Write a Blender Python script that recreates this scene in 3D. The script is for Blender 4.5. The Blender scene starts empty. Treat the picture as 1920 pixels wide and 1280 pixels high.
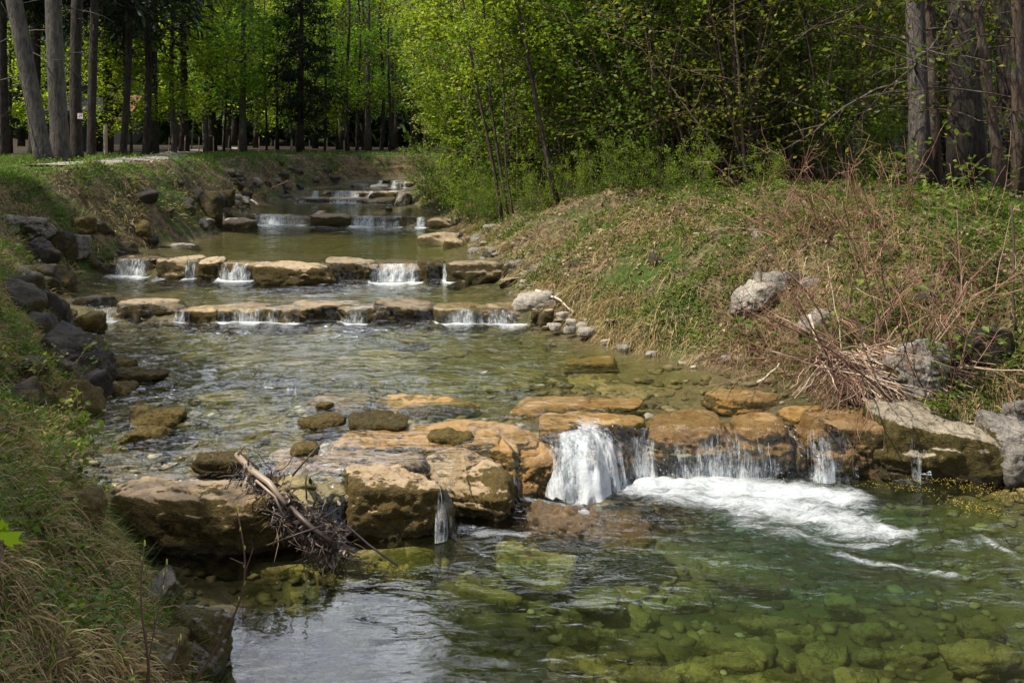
import bpy, bmesh, math, random
import numpy as np
from mathutils import Vector, Matrix

np.seterr(all='ignore')
SC = bpy.context.scene
COL = SC.collection
F = 1700.0      # focal length in photograph pixels
VH = 280.0      # horizon row of the photograph
CZ = 2.6        # eye height above the lowest pool
rs = np.random.RandomState(7)

def P(u, v, z):
    """point of the photograph on the level z"""
    d = (CZ - z) * F / (v - VH)
    return ((u - 960) / F * d, d, z)
def D(u, v, d):
    return ((u - 960) / F * d, d, CZ - (v - VH) / F * d)

# ------------------------------------------------------------------ numpy noise
def _h(i, j, k, seed):
    n = (i.astype(np.int64) * 374761393 + j.astype(np.int64) * 668265263 + k.astype(np.int64) * 2147483647 + seed * 974634777) & 0xffffffff
    n = ((n ^ (n >> 13)) * 1274126177) & 0xffffffff
    n = ((n ^ (n >> 16)) * 2246822519) & 0xffffffff
    return ((n ^ (n >> 15)) & 0xffff) / 32767.5 - 1.0
def vnoise(p, seed=0):
    p = np.asarray(p, float); f = np.floor(p); t = p - f; f = f.astype(np.int64)
    t = t * t * t * (t * (t * 6 - 15) + 10)
    r = 0
    for a in (0, 1):
        wa = t[..., 0] if a else 1 - t[..., 0]
        for b in (0, 1):
            wb = t[..., 1] if b else 1 - t[..., 1]
            for c in (0, 1):
                wc = t[..., 2] if c else 1 - t[..., 2]
                r = r + wa * wb * wc * _h(f[..., 0] + a, f[..., 1] + b, f[..., 2] + c, seed)
    return r
def fbm(p, oct=4, seed=0, gain=0.5):
    p = np.asarray(p, float); r = 0; a = 1.0
    for o in range(oct):
        r = r + a * vnoise(p * (2.03 ** o) + o * 17.3, seed + o); a *= gain
    return r
def n2(x, y, sc, oct=3, seed=0, gain=0.5):
    x = np.asarray(x, float); y = np.asarray(y, float) + 0 * x; x = x + 0 * y
    return fbm(np.stack([x * sc, y * sc, 0 * x + 3.7], -1), oct, seed, gain)
def sstep(a, b, x):
    t = np.clip((np.asarray(x, float) - a) / (b - a), 0, 1); return t * t * (3 - 2 * t)
def smin(a, b, k):
    h = np.clip(0.5 + 0.5 * (b - a) / k, 0, 1); return b * (1 - h) + a * h - k * h * (1 - h)
def unit(v):
    return v / np.maximum(np.linalg.norm(v, axis=-1, keepdims=True), 1e-9)

# ------------------------------------------------------------------ mesh helpers
def mesh(name, V, Fs, mat=None, attrs=None, smooth=False):
    V = np.ascontiguousarray(np.asarray(V, np.float32).reshape(-1, 3))
    if not isinstance(Fs, (list, tuple)): Fs = [Fs]
    Fs = [np.asarray(f, np.int32) for f in Fs if len(f)]
    me = bpy.data.meshes.new(name)
    me.vertices.add(len(V)); me.vertices.foreach_set('co', V.ravel())
    idx = np.concatenate([f.ravel() for f in Fs])
    tot = np.concatenate([np.full(len(f), f.shape[1], np.int32) for f in Fs])
    st = np.concatenate([[0], np.cumsum(tot)[:-1]]).astype(np.int32)
    me.loops.add(len(idx)); me.loops.foreach_set('vertex_index', idx)
    me.polygons.add(len(tot)); me.polygons.foreach_set('loop_start', st)
    me.polygons.foreach_set('use_smooth', np.full(len(tot), bool(smooth)))
    for k, a in (attrs or {}).items():
        at = me.attributes.new(k, 'FLOAT', 'POINT')
        at.data.foreach_set('value', np.ascontiguousarray(a, np.float32))
    me.update(calc_edges=True)
    if mat: me.materials.append(mat)
    return me
def link(name, me, parent=None, loc=None):
    o = bpy.data.objects.new(name, me); COL.objects.link(o)
    if parent: o.parent = parent
    if loc is not None: o.location = loc
    return o
def tag(o, label=None, cat=None, group=None, kind=None):
    if label: o['label'] = label
    if cat: o['category'] = cat
    if group: o['group'] = group
    if kind: o['kind'] = kind
    return o
def empty(name, loc, rz=0.0):
    o = bpy.data.objects.new(name, None); COL.objects.link(o)
    o.location = loc; o.rotation_euler = (0, 0, rz); o.empty_display_size = .2
    return o
def copy_tree(o, parent=None):
    c = o.copy(); COL.objects.link(c)
    if parent: c.parent = parent
    for ch in list(o.children): copy_tree(ch, c)
    return c
class MB:
    """collects pieces of geometry, then becomes ONE mesh"""
    def __init__(s): s.v = []; s.f = {}; s.a = []; s.n = 0
    def add(s, V, Fs, a=None):
        V = np.asarray(V, float).reshape(-1, 3)
        if not isinstance(Fs, (list, tuple)): Fs = [Fs]
        elif np.ndim(Fs[0]) == 1: Fs = [[f for f in Fs if len(f) == k] for k in sorted({len(f) for f in Fs})]
        for f in Fs:
            f = np.asarray(f, np.int64)
            if len(f): s.f.setdefault(f.shape[1], []).append(f + s.n)
        s.v.append(V); s.n += len(V)
        s.a.append(np.full(len(V), .5) if a is None else np.broadcast_to(np.asarray(a, float), (len(V),)))
    def box(s, c, d, rz=0.0, a=None):
        x, y, z = np.array(d) / 2
        V = np.array([(i * x, j * y, k * z) for i in (-1, 1) for j in (-1, 1) for k in (-1, 1)])
        ca, sa = math.cos(rz), math.sin(rz)
        V = V @ np.array([[ca, sa, 0], [-sa, ca, 0], [0, 0, 1]]) + np.array(c)
        s.add(V, np.array([(0, 1, 3, 2), (4, 6, 7, 5), (0, 4, 5, 1), (2, 3, 7, 6), (0, 2, 6, 4), (1, 5, 7, 3)]), a)
    def tube(s, pts, rad, sides=6, a=None, cap=True, rough=0.0, seed=0):
        pts = np.asarray(pts, float); n = len(pts); rad = np.broadcast_to(np.asarray(rad, float), (n,))
        t = unit(np.gradient(pts, axis=0))
        ref = np.array([0.31, 0.95, 0.05]) if abs(t[:, 2]).mean() > .6 else np.array([0.02, 0.03, 1.0])
        x = unit(np.cross(t, ref)); y = np.cross(t, x)
        th = np.arange(sides) * 2 * math.pi / sides
        c, si = np.cos(th), np.sin(th)
        R = rad[:, None] * np.ones(sides)
        if rough:
            pp = pts[:, None, :] + rad[:, None, None] * (c[None, :, None] * x[:, None, :] + si[None, :, None] * y[:, None, :])
            R = R * (1 + rough * fbm(pp * np.array([6, 6, 1.6]), 3, seed))
        V = pts[:, None, :] + R[..., None] * (c[None, :, None] * x[:, None, :] + si[None, :, None] * y[:, None, :])
        i = np.arange(n - 1)[:, None] * sides; j = np.arange(sides)[None, :]; j2 = (j + 1) % sides
        q = np.stack([i + j, i + j2, i + sides + j2, i + sides + j], -1).reshape(-1, 4)
        fs = [q]
        if cap: fs.append(np.arange(sides)[None, ::-1]); fs.append(((n - 1) * sides + np.arange(sides))[None, :])
        s.add(V.reshape(-1, 3), fs, a)
    def mesh(s, name, mat, smooth=False, attr='rnd'):
        return mesh(name, np.concatenate(s.v), [np.concatenate(v) for v in s.f.values()], mat, {attr: np.concatenate(s.a)}, smooth)
    def build(s, name, mat, parent=None, smooth=False):
        return link(name, s.mesh(name, mat, smooth), parent)

def leaves_np(C, nrm, axis, size, ratio=.6, fold=.25, rich=False):
    """leaf blades: base, sides, tip; two (or six) faces each with a folded midrib"""
    C = np.asarray(C, float); n = len(C)
    nrm = unit(nrm); axis = unit(axis - (axis * nrm).sum(-1, keepdims=True) * nrm); side = np.cross(nrm, axis)
    L = np.asarray(size)[:, None]; w = L * ratio / 2
    up = nrm * w * fold
    if not rich:
        V = np.stack([C - axis * L * .5, C - side * w + up, C + axis * L * .5, C + side * w + up], 1).reshape(-1, 3)
        b = np.arange(n)[:, None] * 4
        return V, np.concatenate([b + np.array([0, 2, 1]), b + np.array([0, 3, 2])])
    V = np.stack([C - axis * L * .5, C - side * w * .85 - axis * L * .22 + up, C - side * w + axis * L * .1 + up, C + axis * L * .5 - nrm * L * .08,
                  C + side * w + axis * L * .1 + up, C + side * w * .85 - axis * L * .22 + up, C + 0 * axis], 1).reshape(-1, 3)
    b = np.arange(n)[:, None] * 7
    return V, np.concatenate([b + np.array(t) for t in ((0, 6, 1), (1, 6, 2), (2, 6, 3), (3, 6, 4), (4, 6, 5), (5, 6, 0))])

def blades_np(B, dirs, L, w, droop, seed=0, face=None):
    n = len(B); r = np.random.RandomState(seed)
    dirs = unit(dirs); t = np.array([0, .35, .7, 1.0])
    sd = unit(np.cross(dirs, r.normal(size=(n, 3))))
    L = L[:, None, None]; pts = B[:, None, :] + dirs[:, None, :] * L * t[None, :, None]
    pts[:, :, 2] -= (droop[:, None] * L[:, :, 0]) * t[None, :] ** 2
    hw = w[:, None, None] * .5 * np.array([1, .85, .5])[None, :, None] * sd[:, None, :]
    V = np.concatenate([pts[:, :3] - hw, pts[:, :3] + hw, pts[:, 3:]], 1).reshape(-1, 3)
    b = np.arange(n)[:, None] * 7
    q = np.concatenate([b + np.array([0, 3, 4, 1]), b + np.array([1, 4, 5, 2])])
    return V, q, b + np.array([2, 5, 6])

# ------------------------------------------------------------------ node helper
class G:
    def __init__(s, name):
        s.m = bpy.data.materials.new(name); s.m.use_nodes = True
        s.nt = s.m.node_tree; s.nt.nodes.clear()
        s.out = s.nt.nodes.new('ShaderNodeOutputMaterial')
    def n(s, typ, ins=None, **kw):
        nd = s.nt.nodes.new('ShaderNode' + typ)
        for k, v in kw.items(): setattr(nd, k, v)
        for k, v in (ins or {}).items():
            if hasattr(v, 'is_output'): s.nt.links.new(v, nd.inputs[k])
            else: nd.inputs[k].default_value = v
        return nd
    def pos(s, kind='Object'): return s.n('TexCoord').outputs[kind]
    def rnd(s): return s.n('ObjectInfo').outputs['Random']
    def attr(s, name): return s.n('Attribute', attribute_name=name).outputs['Fac']
    def map(s, vec, scale=(1, 1, 1), loc=(0, 0, 0)):
        return s.n('Mapping', {'Vector': vec, 'Scale': scale, 'Location': loc}).outputs[0]
    def noise(s, vec, scale, detail=4, rough=.55, dist=0.0):
        return s.n('TexNoise', {'Vector': vec, 'Scale': scale, 'Detail': detail, 'Roughness': rough, 'Distortion': dist}).outputs['Fac']
    def vor(s, vec, scale, out='Distance', feature='F1'):
        return s.n('TexVoronoi', {'Vector': vec, 'Scale': scale}, feature=feature).outputs[out]
    def math(s, op, a, b=0.0, clamp=False):
        return s.n('Math', {0: a, 1: b}, operation=op, use_clamp=clamp).outputs[0]
    def ss(s, x, a, b): return s.n('MapRange', {'Value': x, 'From Min': a, 'From Max': b}, interpolation_type='SMOOTHSTEP').outputs[0]
    def ramp(s, fac, stops):
        nd = s.n('ValToRGB', {'Fac': fac}); e = nd.color_ramp.elements
        while len(e) < len(stops): e.new(.5)
        for el, (p, c) in zip(e, stops): el.position = p; el.color = (*c, 1)
        return nd.outputs[0]
    def mix(s, fac, a, b, mode='MIX'):
        f = lambda c: (*c, 1) if isinstance(c, tuple) and len(c) == 3 else c
        return s.n('MixRGB', {0: fac, 1: f(a), 2: f(b)}, blend_type=mode).outputs[0]
    def bump(s, h, strength=.5, dist=.02, nrm=None):
        ins = {'Height': h, 'Strength': strength, 'Distance': dist}
        if nrm is not None: ins['Normal'] = nrm
        return s.n('Bump', ins).outputs[0]
    def nz(s): return s.n('SeparateXYZ', {0: s.n('NewGeometry').outputs['Normal']}).outputs[2]
    def bsdf(s, col, rough=.8, nrm=None, spec=.3):
        c = (*col, 1) if isinstance(col, tuple) and len(col) == 3 else col
        ins = {'Base Color': c, 'Roughness': rough, 'Specular IOR Level': spec}
        if nrm is not None: ins['Normal'] = nrm
        return s.n('BsdfPrincipled', ins).outputs[0]
    def fin(s, sh):
        s.nt.links.new(sh, s.out.inputs['Surface']); return s.m

def rock_mat(name, c1, c2, c3, moss, amt, side=.5, rough=.85, scale=1.0, top=None, bump=.9, spec=.3, wetline=True):
    g = G(name); p = g.n('VectorMath', {0: g.pos(), 1: g.n('CombineXYZ', {0: g.math('MULTIPLY', g.rnd(), 37.0), 1: g.math('MULTIPLY', g.rnd(), 91.0), 2: 0.0}).outputs[0]}, operation='ADD').outputs[0]
    a = g.noise(p, 3.2 * scale, 6, .6, .4); b = g.noise(p, 26 * scale, 5, .65); c = g.noise(g.map(p, (1, 1, 3.2)), 6 * scale, 5, .6, .8)
    col = g.mix(g.ss(a, .35, .68), c1, c2)
    col = g.mix(g.ss(c, .56, .72), col, c3)
    col = g.mix(g.math('MULTIPLY', g.ss(b, .48, .66), .6), col, g.mix(.6, col, (.02, .018, .014)))
    col = g.mix(g.math('MULTIPLY', g.ss(g.noise(p, 75 * scale, 4, .75), .5, .64), .45), col, g.mix(1.0, col, (1.9, 1.85, 1.75), 'MULTIPLY'))
    ck = g.ss(g.math('ABSOLUTE', g.math('SUBTRACT', g.noise(g.map(p, (1, 1, 1.8)), 4.5 * scale, 6, .6, .9), .5)), .0, .016)
    col = g.mix(g.math('MULTIPLY', g.math('SUBTRACT', 1.0, ck), .75), col, (.025, .02, .015))
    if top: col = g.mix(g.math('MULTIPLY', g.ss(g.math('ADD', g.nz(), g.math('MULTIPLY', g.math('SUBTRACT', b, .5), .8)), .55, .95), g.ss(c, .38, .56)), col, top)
    sidef = g.math('MULTIPLY', g.math('SUBTRACT', 1.0, g.nz()), side)
    m = g.math('ADD', g.math('ADD', g.noise(p, 2.6 * scale, 6, .66, .5), sidef), g.math('MULTIPLY', g.math('SUBTRACT', g.rnd(), .5), .12))
    m = g.math('ADD', m, g.math('MULTIPLY', g.math('SUBTRACT', b, .5), .22)); mm = g.ss(m, 1.01 - amt, 1.08 - amt)
    mcol = g.mix(g.ss(g.noise(p, 34 * scale, 4, .7), .3, .7), moss, tuple(min(1, x * 2.5) for x in moss))
    col = g.mix(mm, col, mcol)
    col = g.mix(1.0, col, g.mix(g.rnd(), (.68, .66, .66), (1.28, 1.22, 1.12)), 'MULTIPLY')
    wz = g.n('SeparateXYZ', {0: g.n('NewGeometry').outputs['Position']}).outputs[2]
    wet = g.ss(g.math('ADD', wz, g.math('MULTIPLY', g.noise(p, 5, 3), .10)), .15, .08)
    if wetline: col = g.mix(wet, col, g.mix(.62, col, (.012, .010, .005)))
    h = g.math('ADD', g.math('ADD', g.noise(p, 9 * scale, 8, .7), g.math('MULTIPLY', g.noise(g.map(p, (1, 1, 2)), 28 * scale, 5, .7, .6), .5)), g.math('MULTIPLY', g.math('MULTIPLY', g.noise(p, 60 * scale, 3, .7), mm), .5))
    nrm = g.bump(h, bump, .05)
    r = g.mix(mm, (rough,) * 3, (1, 1, 1)) if rough < .6 else rough
    return g.fin(g.bsdf(col, r, nrm, spec))

def leaf_mat(name, stops, trans=.45, rough=.5, varobj=True):
    g = G(name); v = g.attr('rnd')
    if varobj: v = g.math('ADD', v, g.math('MULTIPLY', g.math('SUBTRACT', g.rnd(), .5), .25), True)
    col = g.ramp(v, stops)
    d = g.bsdf(col, rough, None, .25)
    t = g.n('BsdfTranslucent', {'Color': g.mix(1.0, col, (1.5, 1.5, .7), 'MULTIPLY')}).outputs[0]
    return g.fin(g.n('MixShader', {0: trans, 1: d, 2: t}).outputs[0])
def plain_var(name, stops, rough=.9, trans=0.0, spec=.2):
    g = G(name); col = g.ramp(g.attr('rnd'), stops)
    d = g.bsdf(col, rough, None, spec)
    if trans: d = g.n('MixShader', {0: trans, 1: d, 2: g.n('BsdfTranslucent', {'Color': col}).outputs[0]}).outputs[0]
    return g.fin(d)
def bark_mat(name, c1, c2, sc=1.0, lich=(.2, .2, .17)):
    g = G(name); p = g.pos('Object')
    a = g.noise(g.map(p, (1, 1, .22)), 22 * sc, 6, .65, .6); b = g.noise(p, 2.2, 5, .6)
    v = g.vor(g.map(p, (1, 1, .3)), 16 * sc, 'Distance', 'DISTANCE_TO_EDGE')
    col = g.mix(g.ss(a, .35, .65), c1, c2); col = g.mix(g.math('MULTIPLY', g.ss(b, .5, .72), .55), col, lich)
    nrm = g.bump(g.math('ADD', g.math('ADD', a, g.math('MULTIPLY', g.noise(p, 60 * sc, 4, .7), .6)), g.math('MULTIPLY', g.ss(v, 0, .3), .22)), 1.0, .035)
    return g.fin(g.bsdf(col, .95, nrm, .15))

# ------------------------------------------------------------------ stream layout
LY = [0, 3.5, 4.65, 5.14, 5.74, 6.1, 7.29, 8.24, 10.25, 11.85, 14, 16, 17.9, 19.4, 22.2, 26.7, 28.5, 30.5, 32, 33.5, 36, 40, 60, 160]
LX = [-.5, -1.2, -1.55, -1.98, -2.5, -3.1, -3.45, -3.75, -4.8, -5.9, -6.75, -6.7, -6.25, -6.4, -6.8, -7.3, -7.1, -6.2, -5.0, -3.5, 0, 6, 22, 60]
RY = [0, 4, 6, 7.2, 7.66, 8.7, 9.7, 10.5, 11.85, 12.7, 13.7, 15.2, 17.4, 20.3, 23.2, 27, 30.5, 32, 33.5, 36, 40, 60, 160]
RX = [5.2, 4.7, 4.3, 4.0, 3.25, 2.41, 1.66, .95, .4, .07, -.16, -.71, -.92, -1.2, -2.3, -3.0, -3.3, -2.2, 0, 4, 10.5, 27, 66]
xl = lambda y: np.interp(y, LY, LX)
xr = lambda y: np.interp(y, RY, RX)
LEV = [0.0, .365, .54, .80, 1.03, 1.12, 1.31, 1.56]
# weir front lines (x, y) and the stretches in u where water spills over
WEIR = [
    [(-3.2, 5.75), (-2.08, 5.8), (-1.2, 6.02), (-.48, 6.27), (-.16, 6.48), (-.06, 6.9), (.12, 7.1), (.35, 7.2), (.62, 7.34), (1.05, 7.4), (2.1, 7.37), (2.95, 7.25), (3.9, 7.15), (5, 7.1)],
    [(-7, 11.8), (-5.5, 11.95), (-3.3, 11.85), (-1.8, 11.8), (.2, 11.7), (1, 11.6)],
    [(-8, 15.2), (-6.8, 15.1), (-4.5, 14.5), (-2.96, 14.1), (-2, 14.3), (-.3, 14.3), (1, 14.3)],
    [(-8, 22.3), (-6, 22.0), (-4, 21.6), (-2, 21.0), (0, 20.5)],
    [(-9, 27.0), (-6.5, 26.9), (-3, 26.2), (0, 26.0)],
    [(-9, 28.3), (-6.5, 28.2), (-3, 27.7), (0, 27.6)],
    [(-9, 30.6), (-6, 30.5), (-3, 30.3), (0, 30.2)],
]
def _sp(k, ul): # spill intervals from u to x
    r = []
    for u0, u1, s in ul:
        d = np.interp(((u0 + u1) / 2 - 960) / F * WEIR[k][len(WEIR[k]) // 2][1], [p[0] for p in WEIR[k]], [p[1] for p in WEIR[k]])
        r.append(((u0 - 960) / F * d, (u1 - 960) / F * d, s))
    return r
SPILL = [
    _sp(0, [(560, 640, .35), (815, 850, .9), (955, 1005, 1), (1010, 1085, 1.2), (1165, 1228, 1), (1222, 1470, .7), (1500, 1552, 1), (1700, 1716, .6)]),
    _sp(1, [(170, 235, 1), (325, 360, .7), (400, 565, .75), (635, 692, .9), (815, 985, .85)]),
    _sp(2, [(203, 288, 1), (298, 322, .8), (348, 376, .8), (404, 484, 1), (592, 615, .9), (695, 792, 1), (828, 850, .9)]),
    _sp(3, [(474, 584, 1.1), (655, 760, 1.1), (780, 802, .9)]),
    _sp(4, [(550, 580, .8), (610, 680, .9), (700, 725, .7)]),
    _sp(5, [(582, 603, 1), (618, 680, .9), (684, 752, 1)]),
    _sp(6, [(706, 720, .8), (732, 766, 1.2)]),
]
def spill(k, x):
    r = np.zeros_like(np.asarray(x, float))
    for a, b, s in SPILL[k]:
        e = .04 + .004 * WEIR[k][1][1]
        r = np.maximum(r, s * sstep(a - e * .5, a + e * .5, x) * (1 - sstep(b - e * .5, b + e * .5, x)))
    return r * (1.0 if k == 0 else np.clip(.82 + .55 * n2(np.asarray(x, float), 0, 5.0 if k < 3 else 3.0, 3, 60 + k), .25, 1.2))
def yfront(k, x): return np.interp(x, [p[0] for p in WEIR[k]], [p[1] for p in WEIR[k]])
DEEP = [.38, .12, .16, .12, .10, .08, .10]
def yw(k, x):   # where the water itself steps down
    x = np.asarray(x, float)
    return yfront(k, x) + DEEP[k] * (1 - np.clip(spill(k, x) * 1.5, 0, 1)) - .05
def level(x, y, off=0.0):
    W = np.zeros_like(np.asarray(x, float) + np.asarray(y, float))
    for k in range(7): W = W + (LEV[k + 1] - LEV[k]) * sstep(-.02, .06, y - yfront(k, x) - off)
    return W
_wy = [0] + [np.mean([p[1] for p in w]) for w in WEIR] + [45]
def wb(y): return np.interp(y, _wy, [0, .1, .42, .6, .86, 1.05, 1.2, 1.4, 1.6])
def ztopl(y): return np.clip(np.interp(y, [0, 5, 9, 13, 16, 19, 33], [1.25, 1.4, 1.75, 2.1, 2.2, 2.32, 2.38]), 0, 2.4)
def height(x, y):
    x = np.asarray(x, float); y = np.asarray(y, float)
    dl = xl(y) - x; dr = x - xr(y); W = level(x, y, .1)
    t = np.minimum(-dl, -dr)
    deep = .13 + .30 * sstep(2.0, 0.2, np.hypot((x - 1.7) / 1.6, (y - 6.3) / 1.0)) + .07 * sstep(5.8, 5.2, y)
    deep = deep + .03 * n2(x, y, 2.2, 3, 5)
    bed = W - .02 - deep * sstep(0, .9, t)
    # left bank
    sl = np.interp(y, [0, 6, 9, 14, 16.5, 20, 30], [1.05, 1.05, 1.0, .9, 1.3, 1.2, .8])
    bl = W - .03 + (wb(y) - W + .05) * sstep(0, .45, dl) + sl * np.maximum(dl, 0)
    bl = smin(bl, ztopl(y) + .012 * np.maximum(dl - 2, 0), .25)
    srr = np.interp(y, [0, 7, 9, 12, 20, 30], [.6, .62, .6, .52, .55, .6])
    br = W - .03 + (wb(y) - W + .05) * sstep(0, .5, dr) + srr * np.maximum(dr, 0)
    br = smin(br, 1.9 + .02 * np.clip(y - 14, 0, 30) + .015 * np.maximum(dr - 3, 0), .6)
    z = np.where(dl > 0, bl, np.where(dr > 0, br, bed))
    off = np.maximum(dl, dr)
    z = z + sstep(0, .5, off) * (np.where(dr > 0, .09, .16) * n2(x, y, .9, 3, 1) + .10 * n2(x, y, 2.6, 4, 2) + .035 * np.abs(n2(x, y, 6.5, 2, 4))) * (1 - .9 * sstep(1.0, 1.7, dl))
    z = z + np.where(off < 0, .02 * n2(x, y, 6, 3, 9), 0)
    hill = 26 * sstep(62, 130, y) + 10 * sstep(30, 70, -x) + 10 * sstep(24, 60, x)
    return z + hill
# ------------------------------------------------------------------ materials
M = {}
M['slab'] = rock_mat('tan_grey_slab', (.20, .175, .135), (.30, .27, .21), (.11, .095, .07), (.035, .028, .007), .34, .45)
M['grey'] = rock_mat('grey_limestone', (.13, .12, .105), (.235, .22, .195), (.06, .055, .05), (.028, .026, .008), .36, .16)
M['pale'] = rock_mat('pale_outcrop', (.17, .16, .14), (.29, .275, .25), (.08, .075, .066), (.05, .042, .012), .26, .2)
M['bankm'] = rock_mat('mossy_bank_rock', (.12, .105, .085), (.22, .195, .16), (.06, .052, .042), (.040, .032, .006), .62, .14)
M['dark'] = rock_mat('darkened_bank_rock', (.026, .022, .018), (.052, .045, .037), (.014, .012, .010), (.026, .021, .006), .46, .14)  # brown rock, albedo lowered further to stand in for left-bank shade
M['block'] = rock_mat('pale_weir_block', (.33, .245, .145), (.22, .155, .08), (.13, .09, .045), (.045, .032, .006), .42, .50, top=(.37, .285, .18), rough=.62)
M['mossy'] = rock_mat('mossy_stone', (.24, .18, .10), (.15, .11, .06), (.09, .065, .035), (.042, .031, .006), .70, .22)
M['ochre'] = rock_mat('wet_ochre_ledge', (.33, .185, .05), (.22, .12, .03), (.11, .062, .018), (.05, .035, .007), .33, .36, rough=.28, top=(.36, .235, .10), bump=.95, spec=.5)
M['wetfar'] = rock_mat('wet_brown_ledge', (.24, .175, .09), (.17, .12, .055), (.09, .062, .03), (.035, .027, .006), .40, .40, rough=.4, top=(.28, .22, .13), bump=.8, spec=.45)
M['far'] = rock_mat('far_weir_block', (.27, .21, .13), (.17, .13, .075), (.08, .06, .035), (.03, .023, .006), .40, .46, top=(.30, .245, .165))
M['light'] = rock_mat('light_cobble', (.30, .28, .24), (.21, .195, .165), (.13, .12, .10), (.05, .04, .01), .12, .1, bump=.4)
M['sub'] = rock_mat('submerged_stone', (.23, .195, .10), (.16, .138, .07), (.06, .052, .022), (.035, .034, .010), .42, .1, bump=.6, wetline=False)
M['bark'] = bark_mat('grey_bark', (.05, .045, .04), (.125, .11, .097), 1.0, (.15, .145, .13))
M['bark_mid'] = bark_mat('mottled_bark', (.06, .052, .045), (.15, .13, .11), 1.2, (.20, .19, .17))
M['bark_pale'] = bark_mat('pale_bark', (.16, .14, .12), (.33, .29, .25), 1.2, (.12, .13, .09))
M['bark_dark'] = bark_mat('dark_bark', (.022, .018, .015), (.06, .049, .04), 1.0, (.08, .08, .065))
M['bark_brown'] = bark_mat('brown_bark', (.045, .032, .024), (.10, .072, .052))
M['twig'] = plain_var('twig_bark', [(0, (.06, .042, .03)), (1, (.20, .145, .10))])
M['stalk'] = plain_var('dry_stalk', [(0, (.12, .07, .045)), (.5, (.33, .23, .155)), (1, (.56, .46, .36))])
M['drytwig'] = plain_var('red_brown_twig', [(0, (.09, .04, .024)), (.6, (.22, .12, .075)), (1, (.36, .23, .16))])
M['leaf_yel'] = leaf_mat('leaf_yellow_green', [(0, (.06, .10, .008)), (.5, (.155, .23, .014)), (1, (.31, .36, .03))], .5)
M['leaf_fresh'] = leaf_mat('leaf_fresh', [(0, (.05, .09, .008)), (.5, (.15, .225, .016)), (1, (.30, .38, .03))], .6)
M['leaf_lime'] = leaf_mat('leaf_lime', [(0, (.035, .075, .010)), (.5, (.10, .172, .016)), (1, (.23, .29, .03))], .5)
M['leaf_mid'] = leaf_mat('leaf_mid_green', [(0, (.03, .08, .010)), (.5, (.085, .175, .018)), (1, (.18, .29, .03))], .6)
M['leaf_olive'] = leaf_mat('leaf_olive', [(0, (.035, .05, .008)), (.5, (.10, .13, .014)), (1, (.25, .23, .03))], .45)
M['needle'] = leaf_mat('spruce_needles', [(0, (.006, .013, .006)), (.6, (.016, .03, .011)), (1, (.035, .05, .018))], .1, .7)
M['herb'] = leaf_mat('herb_leaves', [(0, (.03, .055, .008)), (.5, (.075, .125, .014)), (1, (.17, .22, .03))], .4)
M['grass'] = leaf_mat('green_grass', [(0, (.022, .055, .007)), (.5, (.06, .125, .013)), (1, (.19, .24, .04))], .35, varobj=False)
M['drygrass'] = leaf_mat('dry_grass', [(0, (.10, .062, .025)), (.5, (.26, .185, .085)), (1, (.50, .40, .22))], .25, .8, varobj=False)
M['litter'] = leaf_mat('leaf_litter', [(0, (.07, .042, .022)), (.5, (.20, .13, .075)), (1, (.40, .30, .20))], .1, .8, varobj=False)
M['white'] = plain_var('splash_white', [(0, (.75, .78, .8)), (1, (.85, .87, .88))], .25, .4, .5)

# ground: soil, litter and grass patches; gravelly bed inside the stream
def ground_mat():
    g = G('ground_soil'); p = g.pos('Object')
    a = g.noise(p, .9, 6, .62, .6); b = g.noise(p, 14, 6, .7); c = g.noise(p, 4, 5, .6, .5)
    soil = g.mix(g.ss(b, .35, .7), (.035, .025, .015), (.12, .088, .052))
    dry = g.mix(g.ss(b, .35, .65), (.08, .056, .03), (.20, .15, .085))
    gr = g.mix(g.ss(b, .3, .7), (.02, .036, .007), (.055, .085, .015))
    col = g.mix(g.ss(c, .42, .6), soil, dry); col = g.mix(g.ss(a, .45, .62), col, gr)
    col = g.mix(g.attr('wood'), col, g.mix(g.ss(b, .3, .7), (.018, .015, .010), (.05, .042, .022)))
    c2 = g.noise(p, 7.5, 7, .72, .7)
    bed = g.mix(g.ss(c2, .38, .62), (.085, .07, .034), (.165, .14, .075)); bed = g.mix(g.ss(c, .42, .62), bed, (.13, .115, .06))
    bed = g.mix(g.ss(a, .5, .62), bed, (.075, .075, .030))
    bed = g.mix(g.math('MULTIPLY', g.ss(b, .52, .75), .5), bed, (.05, .045, .015))
    col = g.mix(g.attr('bed'), col, bed)
    h = g.math('ADD', b, g.math('MULTIPLY', g.attr('bed'), c2))
    return g.fin(g.bsdf(col, .95, g.bump(h, .9, .04), .15))
M['ground'] = ground_mat()

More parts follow.
